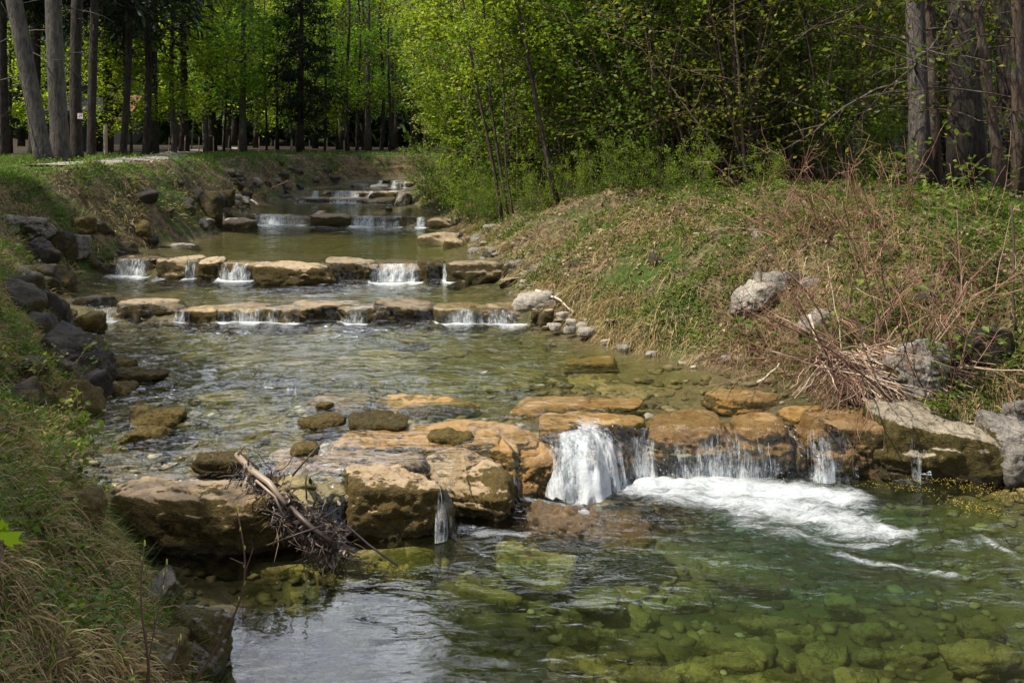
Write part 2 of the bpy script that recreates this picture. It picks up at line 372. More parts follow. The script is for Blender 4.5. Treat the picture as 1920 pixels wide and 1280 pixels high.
# ------------------------------------------------------------------ ground sheet
def build_ground():
    ys = [1.2]
    while ys[-1] < 30: ys.append(ys[-1] + .011 * ys[-1] + .006)
    while ys[-1] < 150: ys.append(ys[-1] * 1.045)
    ys = np.array(ys)
    a = np.concatenate([np.linspace(0, 3.4, 60), 3.4 + np.geomspace(.08, 75, 34)])
    s = np.linspace(0, 1, 130)[1:-1]
    Y = ys[:, None]
    X = np.concatenate([xl(Y) - a[::-1][None, :], xl(Y) + (xr(Y) - xl(Y)) * s[None, :], xr(Y) + a[None, :] * 1.15], 1)
    YY = np.broadcast_to(Y, X.shape)
    Z = height(X, YY)
    off = np.maximum(xl(YY) - X, X - xr(YY))
    bed = 1 - sstep(-.02, .12, off)
    wood = np.clip(sstep(3.3, 4.6, X - xr(YY)) + sstep(36, 40, YY) + sstep(5.5, 8, xl(YY) - X), 0, 1)
    nx = X.shape[1]; ny = len(ys)
    i = np.arange(ny - 1)[:, None] * nx + np.arange(nx - 1)[None, :]
    q = np.stack([i, i + 1, i + nx + 1, i + nx], -1).reshape(-1, 4)
    o = link('ground', mesh('ground', np.stack([X, YY, Z], -1), q, M['ground'], {'bed': bed.ravel(), 'wood': wood.ravel()}, True))
    tag(o, 'earth banks and stony bed of the stepped stream', 'ground', kind='structure')
build_ground()

# gravel path along the top of the left bank
def build_path():
    cl = np.array([D(150, 296, 16.0)[:2], D(205, 304, 19.5)[:2], D(235, 300, 24)[:2], D(262, 296, 29)[:2], D(330, 291, 35)[:2], D(345, 290, 42)[:2]])
    cl = np.array([(-8.75, 17.2), (-8.55, 18.6), (-8.85, 21), (-9.7, 24.5), (-11.4, 30), (-12.9, 36), (-13.5, 44)])
    t = np.linspace(0, 6, 90); c = np.stack([np.interp(t, range(7), cl[:, k]) for k in (0, 1)], -1)
    for _ in range(6): c[1:-1] = (c[:-2] + c[1:-1] * 2 + c[2:]) / 4
    tg = unit(np.gradient(c, axis=0)); nn = np.stack([tg[:, 1], -tg[:, 0]], -1)
    w = np.linspace(-1, 1, 15); wd = .56 + .12 * n2(t, 0 * t, 1.3)
    p = c[:, None, :] + nn[:, None, :] * (w[None, :, None] * wd[:, None, None])
    z = height(p[..., 0], p[..., 1]) + .05 - .05 * np.abs(w)[None, :] ** 4
    n = 15; i = np.arange(89)[:, None] * n + np.arange(n - 1)[None, :]
    q = np.stack([i, i + 1, i + n + 1, i + n], -1).reshape(-1, 4)
    g = G('gravel_path'); pp = g.pos(); b = g.noise(pp, 30, 5, .7)
    m = g.fin(g.bsdf(g.mix(g.ss(b, .3, .7), (.16, .145, .12), (.26, .24, .20)), .95, g.bump(b, .6, .02)))
    tag(link('path', mesh('path', np.concatenate([p, z[..., None]], -1), q, m, None, True)), 'pale gravel footpath along the bank top', 'path', kind='structure')
    return c
PATHC = build_path()

# ------------------------------------------------------------------ rocks
_ico = {}
def ico(l):
    if l not in _ico:
        bm = bmesh.new(); bmesh.ops.create_icosphere(bm, subdivisions=l, radius=1)
        _ico[l] = (np.array([v.co[:] for v in bm.verts]), np.array([[v.index for v in f.verts] for f in bm.faces])); bm.free()
    return _ico[l]
def rock_v(seed, size, boxy=12, lvl=5, rough=.09, strata=0.0, nplanes=9, flat=False):
    r = np.random.RandomState(seed); U, Fc = ico(lvl); U = unit(U)
    pl = []
    for ax in range(3):
        for sg in (-1, 1):
            n = np.zeros(3); n[ax] = sg; n += r.normal(0, .05 if flat and ax == 2 else .13, 3); pl.append((n / np.linalg.norm(n), 1 + r.uniform(-.12, .08)))
    for _ in range(nplanes):
        n = unit(r.normal(size=3)) * np.array([1, 1, .55 if flat else 1]); pl.append((unit(n), r.uniform(.98, 1.25) if nplanes < 12 else r.uniform(.80, 1.2)))
    s = sum((np.maximum(U @ n, 0) / o) ** boxy for n, o in pl)
    V = U * (s ** (-1.0 / boxy))[:, None]
    sz = np.array(size) / 2; V = V * sz; m = min(sz.min(), .6 * sz.max())
    q = V / (m * 2) + seed * 3.1
    nr = unit(V / sz ** 2)
    d = rough * 1.2 * fbm(q * 1.5, 3, seed % 97)
    ridge = np.abs(fbm(q * 2.3, 3, seed % 71 + 5)); d = d - rough * 1.6 * (np.clip(.28 - ridge, 0, 1) / .28) ** 2 * .6
    st = fbm(q * np.array([1.2, 1.2, 3.4]) + 9, 3, seed % 53); d = d + rough * .7 * np.sign(st) * np.minimum(np.abs(st) * 3, 1)
    d = d + rough * .7 * fbm(q * 5, 4, seed % 89 + 11, .6) + rough * .3 * np.abs(fbm(q * 13, 2, seed % 61))
    if flat: d = d * np.where(nr[:, 2] > .6, .45, 1)
    V = V + nr * (d * m)[:, None]
    lo, hi = V.min(0), V.max(0); V[:, :2] = (V[:, :2] - (lo + hi)[:2] / 2) * (np.array(size)[:2] / (hi - lo)[:2])
    top = np.percentile(V[:, 2], 96) if flat else hi[2]; V[:, 2] += size[2] / 2 - top
    return V, Fc
def rock(name, loc, size, mat, label=None, cat='rock', group=None, rz=0.0, tilt=(0, 0), boxy=12, lvl=5, rough=.09, strata=0.0, seed=None, flat=False, nplanes=9):
    seed = seed if seed is not None else rs.randint(1, 99999)
    V, Fc = rock_v(seed, size, boxy, lvl, rough, strata, nplanes, flat)
    o = link(name, mesh(name, V, Fc, M[mat], None, True), None, loc)
    o.rotation_euler = (tilt[0], tilt[1], rz)
    return tag(o, label, cat, group)
def pxrock(name, u0, u1, vb, vt, zb, depth, mat, label, sink=.18, top=None, **k):
    """a stone whose front foot stands on level zb; vt is the row of its front top edge"""
    d = (CZ - zb) * F / (vb - VH); w = (u1 - u0) / F * d; h = (vb - vt) / F * d
    if top is not None: h = top - zb
    x = ((u0 + u1) / 2 - 960) / F * d
    H = h + sink
    if name == 'weir_block': k.setdefault('flat', True)
    return rock(name, (x, d + depth / 2, zb + h - H / 2), (w * 1.04, depth * 1.03, H), mat, label, **k)

B = 'weir_block'; gB = 'blocks of the near weir'
pxrock(B, 165, 552, 1045, 935, 0, .54, 'block', 'large pale flat-topped block with mossy front face beside the leaning driftwood', group=gB, cat='rock', boxy=18, rz=-.03, seed=11, tilt=(.05, .02), lvl=6, rough=.13)
pxrock(B, 625, 845, 1012, 910, 0, .5, 'block', 'pale slab with mossy front between the driftwood jam and the narrow side cascade', group=gB, boxy=11, seed=24, lvl=6, tilt=(.12, .03), rough=.15, rz=.1)
pxrock(B, 490, 800, 915, 893, .2, .42, 'block', 'low pale slab with moss patches behind the driftwood jam', group=gB, boxy=8, seed=35, lvl=6, tilt=(.03, .02), top=.35, rough=.17)
pxrock(B, 745, 978, 972, 895, 0, .66, 'block', 'rounded tan block with mossy flank between the narrow cascade and the bubbling chute', group=gB, boxy=8, seed=46, rz=-.3, lvl=6, tilt=(.12, .05), rough=.15)
pxrock(B, 918, 1062, 938, 862, 0, .5, 'ochre', 'wet brown stone overhung by moss at the left of the white chute', group=gB, boxy=6, seed=57, rz=-.2, top=.31, lvl=6, rough=.13, tilt=(.08, .05))
pxrock(B, 785, 1030, 872, 845, .2, .62, 'ochre', 'broad wet ochre slab sloping behind the tan block', group=gB, boxy=7, seed=68, rz=-.25, rough=.13, tilt=(.06, .05), lvl=6, top=.362)
pxrock(B, 1015, 1215, 882, 795, 0, .5, 'ochre', 'big orange ledge with a bare face just right of the white chute', group=gB, boxy=14, seed=79, rough=.09, lvl=6, top=.362)
pxrock(B, 1205, 1400, 885, 797, 0, .7, 'ochre', 'orange ledge behind the widest white curtain of water', group=gB, boxy=6, seed=80, rough=.09, lvl=6, top=.345)
pxrock(B, 1380, 1512, 885, 795, 0, .7, 'ochre', 'rounded orange stone at the right end of the widest curtain', group=gB, boxy=6, seed=91, rough=.1, top=.36)
pxrock(B, 1505, 1720, 892, 808, 0, .75, 'ochre', 'dark mossy ledge with orange top beside the grey slab', group=gB, boxy=14, seed=102, rough=.1, lvl=6, top=.375)
pxrock('bank_slab', 1655, 1915, 905, 800, 0, .9, 'slab', 'long grey sloping slab at the right end of the near weir', boxy=16, seed=113, rz=-.42, tilt=(.06, .12), lvl=6, sink=.3, flat=True, rough=.1)
pxrock('boulder', 1875, 1965, 868, 790, .2, .4, 'pale', 'blue grey boulder against the right edge above the sloping slab', boxy=10, seed=124)
rock('boulder', (.52, 6.42, -.118), (.98, .66, .34), 'ochre', 'wet orange boulder barely rising from the plunge pool', boxy=5, seed=135, rz=-.12, rough=.16, lvl=6, tilt=(.06, .05))
# stones resting on and behind the near weir
pxrock('mossy_stone', 350, 452, 886, 859, .365, .3, 'mossy', 'mossy stone lying behind the large flat-topped block', sink=.05, rough=.16, boxy=9, seed=12)
pxrock('mossy_stone', 540, 592, 853, 839, .365, .22, 'mossy', 'small dark mossy stone on the pale slab under a slanting twig', sink=.08, boxy=5, seed=13)
pxrock('mossy_stone', 645, 760, 806, 789, .365, .36, 'mossy', 'long low mossy stone standing in the water above the weir centre', sink=.05, rough=.16, boxy=10, seed=14)
pxrock('mossy_stone', 550, 638, 803, 789, .365, .3, 'mossy', 'pointed mossy stone rising from the ripples left of the long low one', sink=.05, rough=.16, boxy=4, seed=15)
pxrock('mossy_stone', 795, 890, 832, 816, .36, .32, 'mossy', 'mossy cap on the wet slab close behind the tan block', sink=.05, rough=.16, boxy=6, seed=16)
pxrock('mossy_stone', 215, 328, 800, 778, .365, .4, 'mossy', 'broad mossy stone in the shallows under the leafy left bank', sink=.05, rough=.16, boxy=6, seed=17)
pxrock('mossy_stone', 222, 302, 825, 810, .365, .3, 'mossy', 'smaller stone just in front of the broad mossy one in the shallows', sink=.05, rough=.16, boxy=7, seed=18)
pxrock('mossy_stone', 192, 240, 740, 721, .365, .35, 'mossy', 'brown pointed stone at the foot of the dark diagonal boulder', sink=.05, rough=.16, boxy=6, seed=19)
pxrock('mossy_stone', 195, 300, 712, 698, .365, .35, 'mossy', 'flat brown stone lying in the water past the dark diagonal boulder', sink=.05, rough=.16, boxy=8, seed=20)
pxrock('mossy_stone', 165, 240, 692, 677, .365, .35, 'mossy', 'dark wet stone between the flat brown stone and the left bank', sink=.05, rough=.16, boxy=8, seed=21)
pxrock('mossy_stone', 112, 170, 660, 635, .365, .4, 'mossy', 'round mossy boulder at the left water edge before the second weir', sink=.05, rough=.16, boxy=5, seed=22)
pxrock('mossy_stone', 590, 625, 765, 757, .365, .15, 'mossy', 'tiny tan stone tip in the ripples beyond the mossy stones', sink=.06, boxy=5, seed=23)
for u0, u1, vb, vt, dp, lb in ((600, 980, 850, 840, .95, 'broad ochre shelf under a thin film of water behind the mossy blocks'), (560, 700, 765, 757, .5, 'thin tan slab awash in the ripples left of the midstream shoal'), (690, 900, 772, 757, .7, 'long tan shoal slab awash behind the wet ochre slab'),
                               (1060, 1160, 690, 682, .5, 'yellowish slab just under the surface off the right bank'), (730, 800, 650, 645, .4, 'small brown slab awash below the second weir'),
                               (955, 1210, 775, 765, .6, 'smooth ochre shelf under the glassy water before the orange ledges'), (1330, 1480, 760, 748, .6, 'ochre shelf under the water near the dry stalks'), (1480, 1700, 790, 772, .5, 'ochre shelf with a white waterline in front of the dry stalks')):
    pxrock('shelf_rock', u0, u1, vb, vt, .3, dp * .7, 'ochre', lb, sink=.15, boxy=9, rough=.16, top=.357, flat=True)

# second weir
gB = 'blocks of the second weir'
for u0, u1, vb, vt, dp, mt, lb in (
    (208, 335, 596, 568, .8, 'far', 'low brown block with mossy front at the left of the second weir'),
    (328, 482, 603, 578, .8, 'wetfar', 'wide wet tan block of the second weir with twigs caught on it'),
    (478, 560, 606, 588, .7, 'wetfar', 'wet low block half under water in the second weir'),
    (520, 660, 600, 575, .8, 'far', 'pale flat block in the middle of the second weir'),
    (634, 696, 603, 583, .6, 'wetfar', 'small pinkish block beside the pale tilted slab'),
    (815, 905, 602, 580, .8, 'wetfar', 'wet orange block right of the pale tilted slab'),
    (895, 1000, 602, 580, .8, 'wetfar', 'last wet orange block of the second weir before the cobbles')):
    pxrock(B, u0 - 9, u1 + 9, vb, vt, .365, dp * .75, mt, lb, group=gB, boxy=14, rough=.11, top=.528 if mt == 'wetfar' else .553)
pxrock(B, 686, 822, 602, 572, .365, .55, 'far', 'pale tilted slab standing highest in the second weir', group=gB, boxy=11, seed=241, tilt=(0, .10))
pxrock('bank_rock', 88, 190, 592, 558, .365, .7, 'dark', 'brown ledge at the left end of the second weir', boxy=10)
pxrock('bank_rock', 105, 178, 622, 590, .365, .5, 'mossy', 'smooth brown boulder below the ledge at the second weir', boxy=5)
pxrock('bank_rock', 960, 1042, 575, 548, .54, .6, 'light', 'flat pale rock on the right shore under a bleached branch', boxy=9)
# third weir
gB = 'blocks of the third weir'
for u0, u1, vb, vt, dp, mt, lb in (
    (200, 290, 512, 496, 1.0, 'wetfar', 'wet brown ledge under the leftmost fall of the third weir'),
    (278, 366, 522, 497, 1.0, 'far', 'brown block beside the leftmost fall of the third weir'),
    (360, 412, 523, 502, .9, 'far', 'narrow brown block between two small falls of the third weir'),
    (400, 482, 525, 503, 1.0, 'wetfar', 'wet tan ledge under a small fall in the third weir'),
    (478, 618, 534, 505, 1.1, 'far', 'pale lumpy block with moss caps standing forward of the third weir'),
    (606, 700, 526, 500, 1.1, 'far', 'dark mossy block left of the widest fall of the third weir'),
    (692, 795, 523, 500, 1.0, 'wetfar', 'straight wet ledge under the widest fall of the third weir'),
    (786, 832, 524, 497, .8, 'mossy', 'round mossy stone in the third weir beside the big pale block'),
    (842, 940, 530, 495, 1.2, 'far', 'big pale rounded block at the right end of the third weir')):
    pxrock(B, u0 - 6, u1 + 6, vb, vt, .54, dp * .7, mt, lb, group=gB, boxy=13, rough=.11, lvl=5, top=.785 if mt == 'wetfar' else .82)
# fourth weir
gB = 'blocks of the fourth weir'
for u0, u1, vb, vt, dp, mt, lb in (
    (425, 480, 418, 402, 1.2, 'dark', 'dark block at the left end of the fourth weir'),
    (474, 588, 419, 406, 1.1, 'far', 'long ledge under the left curtain of the fourth weir'),
    (580, 664, 423, 403, 1.2, 'far', 'long dark dry block in the middle of the fourth weir'),
    (656, 710, 422, 406, 1.1, 'far', 'ledge under the middle fall of the fourth weir'),
    (702, 738, 422, 406, 1.1, 'far', 'small block between two falls of the fourth weir'),
    (750, 788, 424, 408, 1.1, 'mossy', 'mossy block near the right end of the fourth weir'),
    (795, 868, 427, 409, 1.3, 'far', 'rough brown rocks at the right end of the fourth weir')):
    pxrock(B, u0 - 5, u1 + 5, vb, min(vt + 1, vb - 12), .80, dp * .7, mt, lb, group=gB, boxy=14, lvl=4, rough=.11)
pxrock('bank_rock', 385, 470, 430, 412, .80, 1.0, 'far', 'flat tan shelf at the left shore below the fourth weir', boxy=9, lvl=4)
pxrock('bank_rock', 780, 856, 452, 441, .80, 1.2, 'far', 'low flat rock in the pool near the right shore below the fourth weir', boxy=8, lvl=4)
pxrock('bank_rock', 828, 868, 461, 450, .80, .8, 'far', 'small tan rock beside the low flat rock on the right shore', boxy=8, lvl=4)
# fifth, sixth and seventh weirs
gB = 'blocks of the far weirs'
for u0, u1, vb, vt, zb, dp, mt, lb in (
    (512, 550, 376, 368, 1.03, 1.2, 'dark', 'dark stone at the left end of the low fifth weir'),
    (548, 612, 378, 372, 1.03, 1.2, 'far', 'left tan block of the low fifth weir'), (608, 690, 380, 373, 1.03, 1.2, 'far', 'middle tan block of the low fifth weir'),
    (686, 745, 382, 373, 1.03, 1.2, 'far', 'right brown block of the low fifth weir'),
    (508, 545, 366, 355, 1.12, 1.2, 'dark', 'dark block at the left end of the sixth weir'), (541, 583, 366, 355, 1.12, 1.2, 'far', 'dry brown block of the sixth weir before its first fall'),
    (600, 622, 368, 358, 1.12, 1.2, 'far', 'small block between the first falls of the sixth weir'), (618, 700, 370, 360, 1.12, 1.2, 'far', 'long ledge under the wide fall of the sixth weir'), (690, 755, 372, 360, 1.12, 1.2, 'far', 'right ledge of the sixth weir'),
    (668, 716, 349, 337, 1.31, 1.3, 'dark', 'dark mossy block of the last weir in view'), (712, 745, 350, 338, 1.31, 1.3, 'dark', 'dark block right of the little chute in the last weir'), (740, 775, 352, 343, 1.31, 1.2, 'far', 'ledge under the bright fall of the last weir')):
    pxrock(B, u0, u1, vb, vt, zb, dp, mt, lb, group=gB, boxy=11, lvl=4)
pxrock('bank_rock', 738, 768, 384, 360, 1.03, 1.4, 'grey', 'rounded grey boulder at the right end of the sixth weir', boxy=6, lvl=4)
pxrock('bank_rock', 655, 690, 352, 344, 1.31, 1.0, 'grey', 'grey slab in the pool below the last weir', boxy=7, lvl=4)
pxrock('bank_rock', 690, 728, 353, 345, 1.31, 1.0, 'light', 'pale slab in the pool below the last weir', boxy=7, lvl=4)
pxrock('bank_rock', 588, 606, 401, 396, 1.03, .4, 'far', 'small stone breaking the surface just above the fourth weir', boxy=7, lvl=3)
pxrock('bank_rock', 722, 734, 394, 387, 1.03, .4, 'far', 'small stone near the right shore above the fourth weir', boxy=6, lvl=3)

# left bank rocks
def bankrock(u, v, wpx, hpx, d, mat, label, name='bank_rock', depth=None, **k):
    x, y, z = D(u, v, d); w = wpx / F * d; h = hpx / F * d
    k['boxy'] = 34; k['nplanes'] = 17; k['rough'] = min(k.get('rough', .1), .12) * .75; w *= 1.15; h *= 1.12
    zz = min(z, float(height(x, y)) + h * .22)
    return rock(name, (x, y, zz), (w, depth or w * .7, h * 1.15), mat, label, **k)
bankrock(122, 700, 150, 120, 8.6, 'dark', 'big dark diagonal boulder with glossy face on the left shore', boxy=10, depth=.8, tilt=(.1, .62), seed=301, lvl=6, rough=.17)
bankrock(60, 585, 130, 80, 10.2, 'dark', 'jagged dark boulder partly overgrown above the diagonal boulder', seed=302, rough=.22)
bankrock(20, 560, 90, 70, 10.0, 'dark', 'cracked grey boulder at the left edge above the diagonal boulder', seed=303, rough=.22)
bankrock(70, 500, 75, 80, 13.3, 'dark', 'sharp dark rock standing on end above the second pool', seed=304, rough=.22, tilt=(.1, .4))
bankrock(112, 470, 60, 60, 14.4, 'dark', 'brown rock above the third weir left end', seed=305, rough=.22)
bankrock(150, 500, 60, 60, 14.9, 'dark', 'mossy leaning rock at the waterline left of the third weir', seed=306, tilt=(0, .5))
bankrock(105, 540, 60, 50, 13.2, 'mossy', 'mossy rock sitting low beside the second pool', seed=307)
bankrock(178, 505, 40, 30, 15.2, 'far', 'tan rock touching the left fall of the third weir', seed=308)
bankrock(50, 323, 82, 42, 14.2, 'grey', 'pale grey rough rock on the bank top at the left edge', seed=309, rough=.22, lvl=6)
bankrock(15, 326, 45, 26, 14.0, 'grey', 'small grey rock at the left edge beside the rough rock', seed=310, rough=.22)
bankrock(130, 325, 62, 40, 14.6, 'grey', 'blocky grey rock on the bank top before the path', seed=311, rough=.22)
for i, (u, v, w, h, d, mt, lb) in enumerate(((292, 405, 62, 28, 17.9, 'dark', 'grey slab jutting from the slope below the path'), (392, 392, 48, 55, 20.2, 'dark', 'tall dark rock above the left end of the fourth weir'),
        (352, 385, 34, 30, 20.0, 'dark', 'upright rock half sunk in the dry grass slope'), (375, 372, 40, 28, 21.0, 'dark', 'slanting rock uphill of the tall dark rock'), (420, 372, 36, 28, 22.5, 'dark', 'dark rock in the slope right of the slanting one'),
        (275, 342, 18, 9, 18.6, 'grey', 'small grey rock in the grass high on the slope'), (448, 314, 18, 8, 27, 'grey', 'small rock just under the grassy bank edge'), (462, 350, 24, 18, 25, 'dark', 'brown rock in the slope above the fifth weir'),
        (335, 400, 30, 24, 19.2, 'dark', 'rough rock between the grey slab and the tall dark rock'), (205, 480, 40, 22, 15.6, 'far', 'flat tan rock at the shore above the third weir'),
        (255, 466, 46, 14, 16.6, 'far', 'flat shelf rock on the left shore of the third pool'), (345, 460, 50, 8, 17.2, 'light', 'pale flat slab at the water edge of the third pool'), (310, 466, 22, 9, 16.8, 'dark', 'small dark stone on the flat shore of the third pool'))):
    bankrock(u, v, w, h, d, mt, lb, lvl=4 if d > 18 else 5, seed=320 + i, rough=.2)
# riprap under the far left bank
r_ = np.random.RandomState(5)
for i in range(46):
    y = r_.uniform(19, 31); dl = r_.uniform(.05, .9); x = float(xl(y)) - dl; s = r_.uniform(.2, .46)
    rock('riprap_stone', (x, y, float(height(x, y)) - .07), (s * 1.2, s, s * .9), ('dark', 'dark', 'grey')[i % 3], 'dark rough stone in the packed rocks along the far left waterline', 'rock', 'riprap along the far left bank', rz=r_.uniform(0, 6), tilt=(r_.uniform(-.4, .4), r_.uniform(-.4, .4)), boxy=30, nplanes=15, lvl=4, rough=.07)
# left shore rubble between the second and fourth pools, mostly hidden in grass
for i in range(34):
    y = r_.uniform(7.2, 18); dl = r_.uniform(0, .8) ** 1.2; x = float(xl(y)) - dl + .05; s = r_.uniform(.18, .5)
    rock('shore_stone', (x, y, float(height(x, y)) - .05), (s * 1.25, s, s * .8), ('dark', 'dark', 'mossy', 'dark')[i % 4], 'brown stone wedged among others low on the overgrown left bank', 'rock', 'rubble along the left waterline', rz=r_.uniform(0, 6), tilt=(r_.uniform(-.4, .4), r_.uniform(-.4, .4)), boxy=30, nplanes=15, lvl=4, rough=.07)
# near left corner
bankrock(372, 1235, 100, 150, 4.55, 'bankm', 'mossy pale boulder with its foot in the near pool at the lower left', depth=.42, seed=341, lvl=6, boxy=8, rough=.22)
bankrock(300, 1125, 60, 75, 4.75, 'bankm', 'grey fissured rock in the bank above the mossy pale boulder', depth=.4, seed=342, rough=.22, lvl=6)
bankrock(290, 1255, 90, 100, 4.15, 'bankm', 'grey lumpy rock at the bottom edge under the thin bare saplings', depth=.4, seed=343, rough=.22, lvl=6)
bankrock(160, 960, 60, 80, 4.6, 'mossy', 'mossy rock face showing through the turf on the near left bank', depth=.3, seed=344)
# right bank rocks
bankrock(1405, 556, 84, 48, 9.9, 'pale', 'pale grey outcrop with a sloping lower face in the right bank', depth=.5, seed=351, tilt=(0, -.45), rough=.22, lvl=6)
bankrock(1452, 540, 70, 55, 10.0, 'pale', 'darker grey outcrop right of the pale sloping one', depth=.5, seed=352, rough=.22)
bankrock(1313, 456, 28, 32, 11.8, 'pale', 'small grey rock high in the leafy right slope', seed=353, rough=.15)
bankrock(1530, 590, 60, 50, 9.0, 'pale', 'grey rock under a drooping tuft of dry grass', seed=354, rough=.12)
bankrock(1715, 690, 105, 120, 7.9, 'pale', 'rough pinkish grey rock behind the fan of dry stalks', depth=.5, seed=355, rough=.22, lvl=6)
bankrock(1840, 640, 90, 70, 7.9, 'dark', 'dark rock under the overhanging turf on the right bank', seed=356, rough=.14)
bankrock(1905, 690, 50, 60, 7.3, 'pale', 'grey rock at the right edge among dry grass', seed=357, rough=.14)
bankrock(1022, 512, 70, 40, 13.6, 'grey', 'slanting grey slab on the right shore above the second weir', seed=358, tilt=(0, -.5))
bankrock(965, 512, 40, 40, 14.0, 'grey', 'broken grey rocks beside the big pale block of the third weir', seed=359, rough=.15)
bankrock(955, 530, 34, 18, 13.6, 'far', 'brown stone at the right shore of the second pool', seed=360)
for i in range(15):
    y = r_.uniform(7.8, 12.5); dr = r_.uniform(.15, 2.6); x = float(xr(y)) + dr; s = r_.uniform(.10, .28)
    rock('bank_stone', (x, y, float(height(x, y)) - .05), (s * 1.3, s, s * .9), ('grey', 'dark', 'pale')[i % 3], 'small angular stone bedded in the leafy right slope', 'rock', 'stones bedded in the right slope', rz=r_.uniform(0, 6), tilt=(r_.uniform(-.4, .4), r_.uniform(-.4, .4)), boxy=30, nplanes=15, lvl=4, rough=.07)
gC = 'light cobbles heaped on the right shore'
for i, (u, v, w, h, lb) in enumerate(((1045, 578, 34, 26, 'upright light grey cobble at the top of the heap on the right shore'), (1057, 594, 26, 17, 'round white cobble in the middle of the heap on the right shore'), (1025, 596, 30, 26, 'triangular brownish cobble at the left of the heap'),
        (1040, 612, 26, 11, 'flat grey cobble at the waterline in front of the heap'), (1072, 605, 22, 13, 'cream cobble right of the round white one'), (1068, 618, 24, 11, 'smooth pale cobble low in the heap at the water'),
        (1092, 612, 26, 12, 'flat pale cobble toward the dry tuft'), (1108, 606, 26, 14, 'grey cobble beneath the dry grass tuft'), (1022, 615, 14, 7, 'small dark pebble at the left foot of the heap'), (1100, 622, 34, 14, 'low grey slab beside the mossy root tuft'), (1008, 590, 26, 18, 'brown wet cobble where the second weir meets the shore'), (1085, 598, 18, 10, 'small white cobble behind the flat pale ones'))):
    d = 2.2 * F / (v + h / 2 - VH)
    x, y, z = D(u, v, d)
    rock('cobble', (x, y, z), (w / F * d * 1.05, w / F * d * .8, h / F * d * 1.3), 'light' if i not in (2, 8, 10) else 'far', lb, 'cobble', gC, rz=r_.uniform(-.4, .4), boxy=5, lvl=4, rough=.05)
for i in range(34):
    y = 7.7 + 12 * r_.rand() ** .8; dr = r_.uniform(-.05, .35); x = float(xr(y)) + dr; s = r_.uniform(.05, .15)
    rock('shore_stone', (x, y, float(height(x, y)) + .02), (s * 1.3, s, s * .7), ('grey', 'far', 'light')[i % 3], 'small stone scattered along the right waterline under the grass', 'rock', 'small stones along the right waterline', rz=r_.uniform(0, 6), boxy=7, lvl=3, rough=.1)
for i in range(16):
    y = r_.uniform(14.5, 21.5); dr = r_.uniform(-.05, .6); x = float(xr(y)) + dr; s = r_.uniform(.12, .34)
    rock('shore_stone', (x, y, float(height(x, y)) - .03), (s * 1.3, s, s * .8), ('grey', 'mossy', 'dark')[i % 3], 'rubble stone on the right shore between the third and fourth weirs', 'rock', 'rubble on the right shore past the third weir', rz=r_.uniform(0, 6), boxy=8, lvl=3, rough=.12)

# stones under the clear water
def bedstone(u, v, wpx, dpx, label, mat='sub', group=None, lift=0.0, zt=-.25):
    d = (CZ - zt) * F / (v - VH); x = (u - 960) / F * d; w = wpx / F * d; l = dpx * d / ((v - VH)) * 1.0
    z = float(height(x, d))
    rock('submerged_stone', (x, d, z + .03 + lift), (w, max(l, .08), .10 + .05 * w), mat, label, 'stone', group, rz=r_.uniform(-.3, .3), boxy=11, lvl=4, rough=.12)
for a in ((535, 1238, 190, 40, 'pale flat slab under the sky reflection in the near pool', 'light', None, .05), (590, 1075, 500, 90, 'broad smooth brown slab under the water before the large flat block', 'sub', None, -.10),
          (1000, 1050, 150, 110, 'yellow angular slab under the water before the plunge pool', 'sub', None, .12), (1390, 1045, 150, 50, 'pale green slab under the swirl in the near pool', 'sub', None, .12), (1575, 1110, 60, 24, 'single rounded yellow stone in the green deep', 'sub', None, .08),
          (365, 1047, 36, 24, 'round dark stone under the undercut of the large block', 'sub', None, .05), (1840, 1255, 150, 40, 'long brown stone at the lower right corner under water', 'sub', None, .08), (1120, 1130, 86, 38, 'oval olive stone seen clearly beside the dark hollow', 'sub', None, .06)): bedstone(*a)
k = 0
while k < 62:
    v = r_.uniform(1030, 1275); u = r_.uniform(560, 1880) if r_.rand() < .85 else r_.uniform(380, 700)
    if v < 1100 and u > 1500: continue
    bedstone(u, v, r_.uniform(1, 12.5) ** 2 * (.8 + .3 * (v > 1150)) * .9 + 26, r_.uniform(16, 44), 'flat olive stone among many on the bed of the near pool', 'sub', 'stones on the bed of the near pool'); k += 1
for k in range(30):
    y = r_.uniform(7.0, 10.8); s = r_.uniform(.1, .9); x = float(xl(y) + (xr(y) - xl(y)) * s); w = r_.uniform(.15, .6)
    rock('submerged_stone', (x, y, float(height(x, y)) + .0), (w * 1.3, w, .07), 'sub', 'flat brown stone under the rippled water above the near weir', 'stone', 'stones on the bed above the near weir', rz=r_.uniform(0, 6), boxy=7, lvl=3, rough=.06)
# loose gravel and pebbles of the bed: uncountable
mb = MB(); U, Fc = ico(2)
for k in range(3800):
    y = 3.4 + 6 * r_.rand() ** 1.8; s = r_.uniform(-.02, 1.02); x = float(xl(y) + (xr(y) - xl(y)) * s)
    w = r_.uniform(.09, .2) ** 2 * (.6 + y / 10); V = U * np.array([w * r_.uniform(1, 1.6), w, w * .55]) * (1 + .18 * r_.normal(size=(len(U), 1)))
    a = r_.uniform(0, 6.28); c, s_ = math.cos(a), math.sin(a); V = V @ np.array([[c, s_, 0], [-s_, c, 0], [0, 0, 1]])
    mb.add(V + np.array([x, y, 0]), Fc, r_.rand()); mb.v[-1][:, 2] += 0
allv = np.concatenate(mb.v); cen = np.repeat(allv.reshape(-1, len(U), 3).mean(1), len(U), 0); allv[:, 2] += height(cen[:, 0], cen[:, 1]) + .008
mb.v = [allv]
M['pebble'] = plain_var('bed_pebbles', [(0, (.045, .038, .018)), (.6, (.13, .105, .05)), (.95, (.20, .17, .09)), (1, (.34, .31, .24))], .6)
